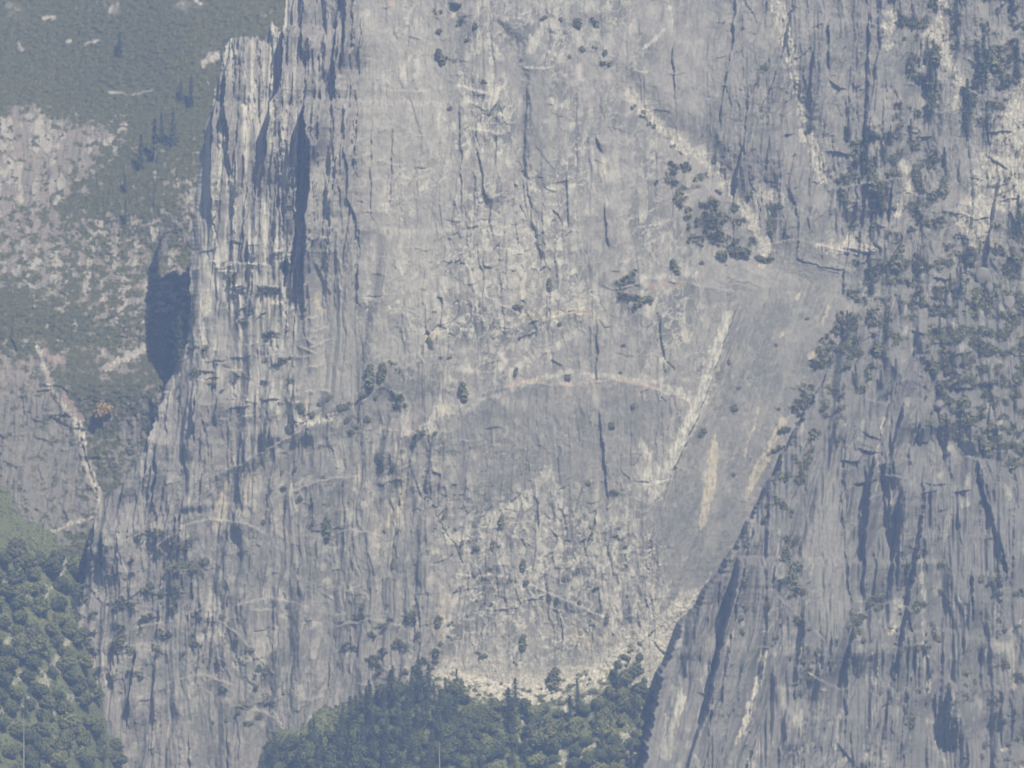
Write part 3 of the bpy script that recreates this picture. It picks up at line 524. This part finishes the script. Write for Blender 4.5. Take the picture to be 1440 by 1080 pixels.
for w, pts in [(9,[(12,905),(20,888)]),(11,[(55,985),(68,955),(90,932)]),(11,[(-10,1005),(28,992)]),(9,[(88,1055),(105,1045),(120,1042)]),(5,[(0,925),(4,918)]),(7,[(100,770),(95,795),(75,820),(58,835)]),(8,[(125,720),(112,732)]),(7,[(50,1020),(78,1005)]),(7,[(30,850),(44,838)]),(8,[(20,960),(34,948)]),(6,[(70,890),(82,872)]),(9,[(70,1075),(84,1066)]),(7,[(8,820),(20,812)]),(10,[(100,980),(118,962)]),(8,[(92,905),(104,880)]),(14,[(118,742),(105,765),(88,792)]),(12,[(62,838),(80,818)]),(14,[(40,985),(62,950),(84,925)])]:
    Lw.put('scree', Lw.stroke(pts, w, 7), .75)
Lw.m['veg'] -= Lw.m['scree']; Lw.f += fbm(u/40, v/40, 4, 831)*3+noise(u/4, v/4, 841)*.8
Lw.f -= 40*sm(754+noise(u/20, u*0, 851)*8-v, 0, 30)*(u < 300)
low = Lw.build('valley_slope', M_SLOPE)
gm = mesh_np('ground', np.array([(-9000,-8000,-372),(9000,-8000,-372),(9000,9000,-372),(-9000,9000,-372)]), np.array([(0,1,2,3)]), M_SLOPE)
for an in ('rock_mix','cover_mix'): a_ = gm.attributes.new(an, 'FLOAT_VECTOR', 'POINT'); a_.data.foreach_set('vector', [1,0,0]*4)
g_ = bpy.data.objects.new('ground', gm); COL.objects.link(g_); g_['kind'] = 'structure'

# ================================================================== PLANTS
def tube(path, rad, n=6):
    V = []; F = []
    for i, (p, r) in enumerate(zip(path, rad)):
        for k in range(n):
            a = 2*math.pi*k/n; V.append((p[0]+r*math.cos(a), p[1]+r*math.sin(a), p[2]))
        if i:
            for k in range(n): F.append(((i-1)*n+k, (i-1)*n+(k+1)%n, i*n+(k+1)%n, i*n+k))
    return V, F
def join(parts):
    V = []; F = []
    for v_, f_ in parts:
        o = len(V); V += list(v_); F += [tuple(i+o for i in q) for q in f_]
    return np.array(V, np.float32), np.array(F, np.int32)
def leaf_quads(C_, N_, size, rng):
    n = len(C_); t = rng.normal(size=(n, 3)); nn = N_+rng.normal(size=(n, 3))*.55; nn /= np.linalg.norm(nn, axis=1, keepdims=True)+1e-6
    a = np.cross(nn, t); a /= np.linalg.norm(a, axis=1, keepdims=True)+1e-6; b = np.cross(nn, a)
    s = size*(.6+.8*rng.random((n, 1))); a = a*s; b = b*s*(.5+.5*rng.random((n, 1)))
    V = np.stack([C_-a-b*.4, C_+b*-.9+a*.2, C_+a+b*.3, C_+b], 1).reshape(-1, 3); return V, np.arange(4*n).reshape(n, 4)
def crown_mesh(name, lobes, n, size, mat, seed, squash=1.0):
    rng = np.random.default_rng(seed); P = []; Nn = []
    tot = sum(r**2 for *_, r in lobes)
    for x, y, z, r in lobes:
        k = int(n*r*r/tot); d = rng.normal(size=(k, 3)); d /= np.linalg.norm(d, axis=1, keepdims=True)
        rr = r*(.62+.42*rng.random((k, 1))**.6)*(1+.16*np.sin(d[:, :1]*5+seed)*np.cos(d[:, 2:]*6+x))
        q = d*rr; q[:, 2] *= squash; P.append(q+np.array([x, y, z])); Nn.append(d+np.array([0, 0, .35]))
    V, F = leaf_quads(np.concatenate(P), np.concatenate(Nn), size, rng); return mesh_np(name, V, F, mat)
# one conifer, 1 unit = 1 m, 20 m tall
def conifer_meshes(seed, H=20., R=3.4, ragged=.3, tag=''):
    rng = np.random.default_rng(seed); P = []; Nn = []
    for i in range(34):
        z = H*(.10+.88*(i/33.)**.93); rr = R*(1-z/H)**.82*(.85+ragged*rng.normal()*.5)+.25; nb = 9
        for k in range(nb):
            if rng.random() < .16: continue
            a = 6.283*(k+rng.random()*.9)/nb; L = rr*(.65+.5*rng.random())
            for s_ in np.linspace(.12, 1, max(3, int(L/.42))):
                P.append((math.cos(a)*L*s_+rng.normal()*.14, math.sin(a)*L*s_+rng.normal()*.14, z-.34*L*s_*s_+rng.normal()*.12)); Nn.append((math.cos(a)*.35, math.sin(a)*.35, .9))
    V, F = leaf_quads(np.array(P), np.array(Nn), .38, rng); cm_ = mesh_np('crown'+tag, V, F, M_CON)
    V, F = join([tube([(0,0,-2),(0,0,H*.4),(0,0,H*.98)], [.42,.28,.04])]); return cm_, mesh_np('trunk'+tag, V, F, M_BARK)
CON = [conifer_meshes(1), conifer_meshes(2, R=2.6), conifer_meshes(3, R=4.4, ragged=.5), conifer_meshes(4, R=1.7, ragged=.6)]
OAKL = [[(0,0,6.2,3.6),(2.6,.4,5,2.6),(-2.5,-.6,5.2,2.8),(.4,-2.2,4.6,2.7),(-.3,1.8,7.6,2.4),(1.4,-1,7.9,2)], [(0,0,7,3.4),(2.2,-1,5,2.4),(-2,1,4.6,2.6),(-.8,-1.6,8.8,2.3),(.9,.8,4.2,2.8)], [(0,0,5,3.4),(3,-.2,4.4,2.3),(-3,.4,4,2.4),(1,-1.6,6.4,2.2),(-1.3,.5,6.8,2)]]
def oak_trunk(i):
    return mesh_np('trunk', *join([tube([(0,0,-2),(.2,0,2.2),(.1,0,5.6)], [.5,.36,.12]), tube([(.2,0,2.2),(1.6,.4,3.6),(2.6,.5,5)], [.24,.16,.06], 5), tube([(.2,0,2),(-1.2,-.4,3.4),(-2.3,-.6,5)], [.24,.16,.06], 5)]), M_BARK)
OAK = [(crown_mesh('crown', L_, 1500, .55, m_, 20+i), oak_trunk(i)) for m_ in (M_OAK, M_OAKD, M_OAKY, M_OAKB) for i, L_ in enumerate(OAKL)]
HUE = ['green', 'dark green', 'yellowing', 'brownish']
SHL = [[(0,0,.25,1),(.8,.1,0,.65),(-.75,.1,-.05,.7),(.1,-.1,.9,.6)], [(0,0,.2,.9),(.55,0,.75,.6),(-.6,0,.1,.65),(-.2,0,1.1,.5),(.2,0,-.5,.6)], [(0,0,0,.75),(1.05,0,.1,.6),(-1.0,0,-.15,.6),(.4,0,.45,.5)]]
SHR = [crown_mesh('foliage', L_, 420, .2, M_SHR, 40+i) for i, L_ in enumerate(SHL)]
TALLS = crown_mesh('foliage', [(0,0,-.9,.6),(.1,0,-.1,.7),(-.1,0,.8,.6),(.05,0,1.5,.45)], 420, .2, M_SHR, 47)
def prop(o, label, cat, group=None):
    o['label'] = label; o['category'] = cat
    if group: o['group'] = group
def tree(kind, var, px, py, hpx, T, label, cat, group, wide=1.0, mat=None, fwd=0.0):
    """a tree whose base stands at photo point (px, py) on terrain T, hpx photo pixels tall"""
    X, Y, Z, j, i = T.sample(px, py); k = PX*(1+Y/D)
    cm_, tm_ = (CON if kind == 'conifer' else OAK)[var]; s_ = hpx*k/(20. if kind == 'conifer' else 10.5)
    e = bpy.data.objects.new({'conifer': 'conifer_tree', 'oak': 'broadleaf_tree'}[kind], None); e.location = (X, Y-1.2*s_*.6-fwd, Z); e.scale = (s_*wide, s_*wide, s_)
    e.rotation_euler = (random.gauss(0, .02), random.gauss(0, .03), random.uniform(0, 6.28)); COL.objects.link(e)
    for n_, m_ in (('crown', cm_), ('trunk', tm_)):
        c = bpy.data.objects.new(n_, m_); COL.objects.link(c); c.parent = e
        if mat and n_ == 'crown': c.data = m_.copy(); c.data.materials.clear(); c.data.materials.append(mat)
    prop(e, label, cat, group); return e
def shrub(px, py, wpx, T, label, group, tall=False):
    X, Y, Z, j, i = T.sample(px, py); r = .88*wpx*PX*(1+Y/D)/(1.35 if tall else 3.0)
    o = bpy.data.objects.new('shrub', TALLS if tall else random.choice(SHR)); COL.objects.link(o)
    o.location = (X, Y-.35*r, Z); o.scale = (r*random.uniform(.9, 1.15), r*.9, r*random.uniform(.85, 1.1)); o.rotation_euler = (0, random.gauss(0, .2), random.choice((0, math.pi))+random.gauss(0, .4))
    prop(o, label, 'shrub', group); return o
ORD = ['first','second','third','fourth','fifth','sixth','seventh','eighth','ninth','tenth','eleventh','twelfth','thirteenth','fourteenth','fifteenth','sixteenth']
def shrub_row(L, T, where, word='dark green shrub'):
    L = sorted(L); n = len(L)
    for k, q in enumerate(L):
        lab = f'{word} {where}' if n == 1 else f'{ORD[k]} from the left of {n} shrubs {where}'
        shrub(q[0], q[1], q[2], T, lab, None if n == 1 else f'{word}s {where}', tall=len(q) > 3)
# shrubs that can be told apart on the open faces
shrub_row([(620,18,9),(617,45,12),(633,153,9),(620,82,13,1),(643,36,6)], C, 'in the upper cleft of the pale central wall')
shrub_row([(668,38,13),(658,56,11),(681,115,10),(733,85,6)], C, 'right of the upper cleft on the pale wall')
shrub_row([(812,35,22),(819,70,13),(851,75,12),(765,25,12),(788,28,10),(800,80,8)], C, 'near the top middle of the wall')
shrub_row([(773,402,8,1),(787,456,9),(728,432,17),(725,524,7,1),(798,532,15),(730,476,8)], C, 'on the broken band above the arch')
shrub_row([(652,553,14,1),(632,503,9),(620,503,7),(605,484,8,1),(612,610,10),(600,480,6)], C, 'along the sloping ledge left of the arch')
shrub_row([(520,532,15,1),(537,525,12,1),(510,555,16),(528,560,10),(517,590,15),(488,592,14),(487,574,10),(500,600,12)], C, 'on the wooded spur left of centre')
shrub_row([(582,625,18),(590,615,9),(553,655,11),(597,685,9),(600,699,8),(512,655,6)], C, 'at the left edge of the dark triangular face')
shrub_row([(872,524,7),(877,486,8),(900,425,22),(912,420,20),(888,395,16),(880,400,10),(893,380,8)], C, 'around the pink scar right of centre')
shrub_row([(950,378,11,1),(945,368,10),(987,370,10)], C, 'on the ledge under the diagonal gully')
shrub_row([(860,600,14),(890,572,10),(864,692,13),(827,680,10),(925,700,4)], C, 'on the dark face below the arch')
shrub_row([(625,727,11),(650,765,10),(672,772,16),(692,768,8,1),(705,735,10,1),(640,745,8)], C, 'beside the pale diagonal crack of the lower wall')
shrub_row([(717,816,9),(740,820,12),(735,797,10,1),(793,815,11),(692,850,6),(783,845,12),(815,848,9),(840,860,9),(853,871,8,1)], C, 'in the hollows of the lower wall')
shrub_row([(510,855,13),(542,882,13),(582,865,18),(588,893,13),(589,903,8),(570,910,6),(487,905,12),(550,870,9),(560,748,10),(553,793,8,1),(540,747,8)], C, 'on the lower wall left of the white scar')
shrub_row([(616,875,9,1),(620,905,9),(612,930,11),(590,930,12),(548,945,11),(570,945,13),(538,941,6),(523,930,9)], C, 'at the foot of the wall above the forest')
shrub_row([(735,905,12,1),(680,922,13),(672,918,9),(690,800,9),(670,845,6)], C, 'above the talus at the wall foot')
shrub_row([(871,743,6),(880,770,8),(830,742,8),(832,752,8)], C, 'left of the cream scars')
shrub_row([(990,607,13),(985,612,12),(1033,575,14),(1025,510,10),(1135,448,8),(1092,485,6),(1032,668,9),(1040,545,8)], C, 'on the smooth leaning slab')
shrub_row([(300,862,13),(312,872,16),(322,880,14),(287,888,10),(265,905,14),(260,918,10)], C, 'down the diagonal ledge at lower left')
shrub_row([(332,900,13),(352,914,14),(365,940,14),(376,940,12),(360,966,9),(335,1002,12),(345,992,8),(365,1008,14),(318,1014,8),(300,1016,8),(278,938,8),(292,938,8)], C, 'scattered below the diagonal ledge at lower left')
shrub_row([(240,800,20),(255,796,26),(272,800,24),(283,808,14),(255,765,14),(268,760,14),(228,835,18),(212,825,16)], C, 'on top of the rounded lower left pillar')
shrub_row([(405,605,18),(422,575,16),(450,570,12),(440,583,12),(425,578,14),(463,560,14),(478,575,14)], C, 'on the ledge below the tower corner')
shrub_row([(400,686,12),(422,702,12),(415,660,9),(380,690,8),(395,665,9),(455,672,9),(370,735,10),(340,770,10),(345,775,9),(440,735,9),(460,745,14,1)], C, 'on the left wall beneath the ledge', 'small green shrub')
shrub_row([(905,160,13),(920,178,9),(955,215,11),(945,240,9),(1000,318,8),(968,340,9),(985,345,9)], C, 'beside the diagonal scree gully')
shrub_row([(1078,292,17),(1050,275,16),(1095,290,16),(1030,295,16),(1040,355,34),(1070,365,22),(1015,360,24),(1085,325,22),(1080,312,20)], C, 'on the ledge where the gully ends')
shrub_row([(1140,178,15),(1075,95,14),(1098,162,11),(1080,175,11),(1118,10,12),(1118,218,7),(1035,290,12),(1003,228,12)], C, 'on the dark rock between the two gullies')
shrub_row([(1010,270,12),(1000,285,10),(1040,220,9),(1060,210,9),(1045,40,8),(1017,32,6)], C, 'on the pale slab at upper right')
shrub_row([(1120,760,16),(1105,790,18,1),(1115,815,16,1),(1122,800,14),(1080,850,12),(1040,870,14),(1043,890,12)], Bt, 'in the leafy groove of the front buttress')
shrub_row([(1235,840,26),(1225,850,18),(1200,870,20),(1192,880,14),(1210,875,16),(1175,900,12),(1215,900,10)], Bt, 'on the ledge of the front buttress')
shrub_row([(1310,880,14),(1318,900,15),(1275,838,12),(1290,850,10),(1262,970,12),(1237,975,12),(1268,915,12),(1280,1015,14,1),(1283,1020,12)], Bt, 'on the ribs of the front buttress')
shrub_row([(1380,815,16),(1395,815,14),(1370,960,14),(1355,945,18),(1358,965,12),(1385,1050,16),(1380,1065,14),(1340,990,8),(1345,1020,12),(1430,1038,13),(1432,880,10),(1412,885,14),(1385,910,14),(1400,835,10)], Bt, 'between the rightmost ribs of the buttress')
shrub_row([(1110,925,12),(1130,930,12),(1150,915,12),(1140,955,14),(1125,975,10),(1170,930,10)], Bt, 'on the grassy shelf of the buttress')
shrub_row([(725,942,13),(738,938,12),(745,944,12),(753,946,13),(764,944,12),(735,952,12),(750,958,10)], Tl, 'in the curved line on the talus', 'bright green shrub')
shrub_row([(668,972,11),(690,978,9),(712,975,12),(728,985,10),(762,985,12),(785,972,14),(790,990,12),(838,975,13),(850,962,10),(705,962,7),(745,972,9),(830,955,8)], Tl, 'dotted over the open talus', 'bright green shrub')
shrub_row([(905,920,14),(900,905,10),(893,915,12),(880,925,16),(870,935,18),(860,944,16),(768,930,8),(778,960,20,1),(916,900,12),(930,890,14),(942,880,14)], Tl, 'along the upper edge of the talus', 'bright green shrub')
# trees that can be told apart
def C_(var, x, y, h, T, lab, wide=1., **k): tree('conifer', var, x, y, h, T, lab, 'conifer', None, wide, **k)
C_(1,643,984,44,Tl,'slim dark conifer standing alone above the forest edge at the wall foot'); C_(2,812,998,44,Tl,'broad dark conifer on the talus, lowest of the open scree')
C_(0,167,80,36,Hh,'lone conifer on the green hillside top, left of the tower',1.2); C_(0,236,522,62,C,'shorter of the two sunlit conifers beside the tall shadow on the hillside'); C_(1,253,514,70,C,'taller of the two sunlit conifers beside the tall shadow on the hillside',1.1)
C_(1,271,458,44,C,'dark conifer at the left rim just above the two sunlit conifers'); C_(1,372,634,46,C,'dark narrow conifer on the ledge below the tower corner'); C_(1,1383,122,74,C,'tallest dark conifer on the upper right slope',1.2)
C_(0,1362,170,60,C,'conifer just left of and below the tallest dark conifer at upper right'); C_(1,1430,110,56,C,'dark conifer at the top right border of the wall'); C_(1,1310,118,44,C,'dark conifer against the scree at upper right'); C_(2,1305,82,30,C,'wide conifer above the scree at upper right')
C_(0,1267,38,36,C,'dark conifer near the top edge beside the pale patch'); C_(0,1285,36,26,C,'smaller conifer right of the one at the top edge'); C_(2,1360,192,44,C,'conifer above the pale scree field'); C_(1,1245,228,36,C,'conifer on the wooded shelf over the smooth slab')
C_(0,1218,225,40,C,'left conifer on the wooded shelf over the smooth slab',1.3); C_(1,1310,165,40,C,'slender conifer left of the scree field'); C_(0,1280,200,34,C,'small conifer below the dark rock at upper right'); C_(0,1225,412,48,C,'dark conifer where the smooth slab meets the broken slope',1.2)
C_(1,1330,250,44,C,'conifer in the middle of the right slope'); C_(0,1352,425,50,C,'conifer left of the rounded boulders',1.2); C_(1,1432,330,56,C,'dark conifer at the right border beside the scree',1.2); C_(2,1372,480,48,C,'conifer below the pale tent-shaped slab'); C_(1,1330,450,42,C,'narrow conifer beside the tent-shaped slab')
C_(0,198,236,48,Hh,'leftmost conifer of the hillside stand beside the tower',1.1); C_(3,217,226,60,Hh,'sparse pale conifer in the hillside stand',1.4); C_(2,243,205,52,Hh,'wide conifer in the middle of the hillside stand',1.1); C_(1,268,150,44,Hh,'uppermost conifer of the hillside stand',1.2); C_(2,228,200,40,Hh,'dark conifer behind the sparse one in the hillside stand')
C_(0,176,270,26,Hh,'small dark conifer below the hillside stand',1.3); C_(2,255,140,30,Hh,'short wide conifer at the top of the hillside stand'); C_(3,176,315,34,Hh,'thin conifer on the rocky hillside below the stand')
tree('oak', 0, 146, 595, 30, Hh, 'round orange autumn tree beside the pale creek bed', 'tree', None, 1.15, mat=M_YEL)
# scattered plants of the broken right slope
def zone(T, box, n, wr, label, group, seed, need=.3, tall=.2):
    R = random.Random(seed); k = 0; tries = 0
    while k < n and tries < n*60:
        tries += 1; x = R.uniform(box[0], box[1]); y = R.uniform(box[2], box[3]); _, _, _, j, i = T.sample(x, y)
        if T.m['veg'][j, i] < need or not T.keep[j, i]: continue
        shrub(x, y, R.uniform(*wr), T, label, group, tall=R.random() < tall); k += 1
zone(C, (1180,1440,0,200), 8, (12,18), 'large dark shrub on the broken rock at upper right', 'shrubs on the broken rock at upper right', 1, .7)
zone(C, (1165,1440,200,370), 10, (12,18), 'large shrub on the wooded shelves above the smooth slab', 'shrubs on the wooded shelves', 2, .7)
zone(C, (1180,1440,370,480), 10, (12,18), 'large shrub among boulders on the right slope', 'shrubs among boulders on the right slope', 3, .7)
zone(Bt, (1180,1440,480,680), 12, (12,18), 'large shrub on the brushy slope above the front buttress', 'shrubs above the front buttress', 4, .7)
R = random.Random(5)
for k in range(16):
    x, y = R.uniform(1190,1440), R.uniform(180,560); T = C if y < 470 else Bt
    tree('conifer', R.choice((0,0,1,2)), x, y, R.uniform(22,40), T, 'mid-sized conifer scattered on the broken right slope', 'conifer', 'conifers scattered on the right slope', R.uniform(.9,1.3))
# forest on the talus and lower left
pts = []
for _ in range(9000):
    x, y = R.uniform(385,950), R.uniform(930,1128); t = float(top_line(x)); dep = y-t
    lim = 40 if 655 < x < 890 else 16
    if dep < lim+(14*math.sin(x/31.)): continue
    _, _, _, j, i = Tl.sample(x, y)
    if Tl.m['scree'][j, i] > .4: continue
    if x > 900-(y-930)*.1+30: continue
    g = (14 if x < 690 else 19) if y < 1085 else 21
    if all((x-a)**2+((y-b)*1.6)**2 > g*g for a, b in pts): pts.append((x, y))
def area(x, y):
    if y > 1050: return 'along the bottom of the photo, '+('left of the snag' if x < 618 else 'between snag and buttress')
    if x < 520: return 'at the left end of the forest under the wall'
    if x < 640: return 'left of the slim lone conifer'
    if x < 760: return 'between the lone conifer and the scree gully'
    return 'under the scree beside the front buttress'
no = 0
for x, y in sorted(pts, key=lambda q: q[1]+R.random())[:250]:
    if R.random() < (.6 if x < 640 else .18): tree('conifer', R.choice((0,1,2)), x, y, R.uniform(28,46), Tl, 'bluish conifer '+area(x, y), 'conifer', 'conifers '+area(x, y), R.uniform(1.2,1.8))
    elif no < 185:
        no += 1; h_ = R.choices((0,1,2,3), (.48,.10,.36,.06) if x > 690 else (.38,.5,.05,.07))[0]
        tree('oak', h_*3+R.randrange(3), x, y+4, R.uniform(15,29), Tl, HUE[h_]+' leafy tree '+area(x, y), 'tree', HUE[h_]+' trees '+area(x, y), R.uniform(.95,1.35))
pts = []
for _ in range(6000):
    x, y = R.uniform(-12,195), R.uniform(775,1105)
    if x > np.interp(y, [760,830,880,960,1000,1130], [116,122,105,125,170,190]): continue
    if y < 782+max(0, 30-x)*.3: continue
    _, _, _, j, i = Lw.sample(x, y)
    if Lw.m['scree'][j, i] > .35: continue
    g = 22 if y < 1070 else 27
    if all((x-a)**2+((y-b)*1.4)**2 > g*g for a, b in pts): pts.append((x, y))
def area2(y): return 'on the upper lower-left slope under the pale slabs' if y < 880 else ('on the lower left slope beside the pale gully' if y < 1000 else 'in the bottom left corner')
for x, y in sorted(pts, key=lambda q: q[1])[:125]:
    if R.random() < .12: tree('conifer', R.choice((0,2)), x, y, R.uniform(22,34), Lw, 'dark conifer '+area2(y), 'conifer', 'conifers '+area2(y), 1.2)
    else:
        h_ = R.choices((0,1,2,3), (.58,.12,.18,.12))[0]; tree('oak', h_*3+R.randrange(3), x, y+4, R.uniform(19,31), Lw, HUE[h_]+' leafy tree '+area2(y), 'tree', HUE[h_]+' trees '+area2(y), R.uniform(1,1.4))
# dead trunks
def snag(px, py, hpx, T, label):
    X, Y, Z, _, _ = T.sample(px, py); h = hpx*PX
    V, F = join([tube([(0,0,-1),(.1,0,h*.5),(0,0,h)], [.55,.36,.10])]+[tube([(0,0,h*q),(s_*.9,-.3,h*q+.5),(s_*1.7,-.4,h*q+.7)], [.12,.08,.03], 4) for q, s_ in ((.45,1),(.55,-1),(.66,1),(.76,-1),(.85,.7))])
    o = bpy.data.objects.new('dead_tree', mesh_np('dead_tree', V, F, M_DEAD)); o.location = (X, Y-5, Z); COL.objects.link(o); prop(o, label, 'dead tree')
snag(618,1100,56,Tl,'bare bleached snag at the bottom centre of the forest'); snag(1270,340,36,C,'bare pale snag on the right slope near the smooth slab'); snag(34,1085,80,Lw,'bare grey snag at the lower left corner'); snag(219,222,22,Hh,'short white snag in the hillside stand'); snag(1280,395,28,C,'thin bare snag above the buttress crack')
# boulders
def boulder(px, py, w, h, T, label, seed):
    import bmesh
    bm = bmesh.new(); bmesh.ops.create_icosphere(bm, subdivisions=4, radius=1); R_ = random.Random(seed)
    pl = [(Vector((R_.gauss(0,1), R_.gauss(0,1), R_.gauss(0,1))).normalized(), R_.uniform(.62,.92)) for _ in range(12)]
    for v_ in bm.verts:
        for n_, d_ in pl:
            q = v_.co.dot(n_)
            if q > d_: v_.co -= n_*(q-d_)*.85
    X, Y, Z, _, _ = T.sample(px, py); k = PX*(1+Y/D)
    for v_ in bm.verts: v_.co = Vector((v_.co.x*w*k/2, v_.co.y*w*k/2, v_.co.z*h*k/2))
    me = bpy.data.meshes.new('boulder'); bm.to_mesh(me); bm.free(); me.materials.append(M_ROCKB); [setattr(f, 'use_smooth', True) for f in me.polygons]
    o = bpy.data.objects.new('boulder', me); o.location = (X, Y-w*k*.2, Z); COL.objects.link(o); prop(o, label, 'boulder')
boulder(1382,389,24,28,C,'large rounded boulder perched above the tent-shaped slab',1); boulder(1391,408,14,22,C,'narrow boulder leaning right of the large perched boulder',2); boulder(1419,427,17,24,C,'oval boulder nearest the right border',3)
boulder(642,4,17,13,C,'rounded block at the very top of the pale wall',4); boulder(669,806,12,15,C,'dark block lodged in the pale diagonal crack',5); boulder(1313,592,16,26,Bt,'tall rounded block above the front buttress',6); boulder(1320,570,20,16,Bt,'squat domed block above the front buttress',7)

# brush: low cover nobody could count
def brush(T, n, box, size, name, seed, mat, need=.6):
    rng = np.random.default_rng(seed); q = (T.m['veg'] > need) & T.keep & (T.u > box[0]) & (T.u < box[1]) & (T.v > box[2]) & (T.v < box[3]); J, I = np.where(q)
    s_ = rng.integers(0, len(J), n); J = J[s_]; I = I[s_]; c = np.stack([T.X[J, I], T.Y[J, I]-T.f[J, I], T.Z[J, I]], 1)+rng.normal(size=(n, 3))*.3
    r = size*(.5+rng.random((n, 1))**2*1.3); k = 12; d = rng.normal(size=(n, k, 3)); d /= np.linalg.norm(d, axis=2, keepdims=True); d[:, :, 1] = -np.abs(d[:, :, 1]); P = c[:, None, :]+d*r[:, None, :]*.8
    V, F = leaf_quads(P.reshape(-1, 3), d.reshape(-1, 3)+np.array([0,0,.4]), size*.42, rng)
    o = bpy.data.objects.new(name, mesh_np(name, V, F, mat)); COL.objects.link(o); o['kind'] = 'stuff'
brush(Hh, 9000, (-200,460,-200,620), .9, 'hillside_brush', 1, M_BRUSH); brush(C, 9000, (60,1560,-100,1180), 1.2, 'cliff_brush', 2, M_BRUSH); brush(Bt, 6000, (860,1560,380,1180), 1.2, 'buttress_brush', 3, M_BRUSH)
brush(C, 260, (1165,1560,-100,640), 2.2, 'cliff_shrubbery', 6, M_SHR, .8); brush(Bt, 220, (1040,1560,380,900), 2.6, 'buttress_shrubbery', 7, M_SHR, .8); brush(C, 160, (90,460,380,1000), 2.2, 'ledge_shrubbery', 8, M_SHR, .8)
brush(Tl, 9000, (260,1060,780,1240), 1.5, 'talus_undergrowth', 4, M_OAK, .5); brush(Lw, 9000, (-300,320,690,1240), 1.5, 'slope_undergrowth', 5, M_OAK, .5)

# ================================================================== HAZE
hm = bpy.data.materials.new('haze_air'); hm.use_nodes = True; t = hm.node_tree; t.nodes.remove(t.nodes['Principled BSDF'])
pv = t.nodes.new('ShaderNodeVolumePrincipled'); pv.inputs['Density'].default_value = HAZE_DENSITY; pv.inputs['Color'].default_value = (*HAZE_COLOR, 1)
pv.inputs['Anisotropy'].default_value = 0.0; pv.inputs['Absorption Color'].default_value = (1, 1, 1, 1)
t.links.new(pv.outputs[0], t.nodes['Material Output'].inputs['Volume'])
x0, x1, y0, y1, z0, z1 = -9050, 9050, -8050, 9050, -373, 470
V = np.array([(x, y, z) for x in (x0, x1) for y in (y0, y1) for z in (z0, z1)]); F = np.array([(0,1,3,2),(4,6,7,5),(0,4,5,1),(2,3,7,6),(0,2,6,4),(1,5,7,3)])
ho = bpy.data.objects.new('haze', mesh_np('haze', V, F, hm)); COL.objects.link(ho); ho['kind'] = 'stuff'
for n_, l_, c_ in [('cliff','tall pale grey granite wall with a pillared tower on its left edge','cliff'),('hillside','brushy far hillside with pale outcrops behind the tower, at left','hillside'),('rock_buttress','darker ribbed granite buttress standing in front of the wall at lower right','buttress'),
 ('talus_slope','pale scree and wooded slope at the foot of the wall','slope'),('valley_slope','green wooded slope in the lower left corner','slope'),('ground','valley floor below the slopes','ground'),('haze','thin blue haze filling the air before the wall','haze'),
 ('hillside_brush','low olive brush covering the far hillside','brush'),('cliff_brush','low brush growing in patches on the broken parts of the wall','brush'),('buttress_brush','low brush on the shelves of the front buttress','brush'),('talus_undergrowth','undergrowth between the trees at the wall foot','undergrowth'),
 ('slope_undergrowth','undergrowth between the trees of the lower left slope','undergrowth'),('cliff_shrubbery','shrubbery massed on the broken slope at right','shrubbery'),('buttress_shrubbery','shrubbery massed above and on the front buttress','shrubbery'),('ledge_shrubbery','shrubbery on the ledges of the left wall below the tower','shrubbery')]:
    o_ = bpy.data.objects.get(n_)
    if o_: o_['label'] = l_; o_['category'] = c_
print('verts', sum(len(o.data.vertices) for o in SC.objects if o.type == 'MESH'), 'objects', len(SC.objects))
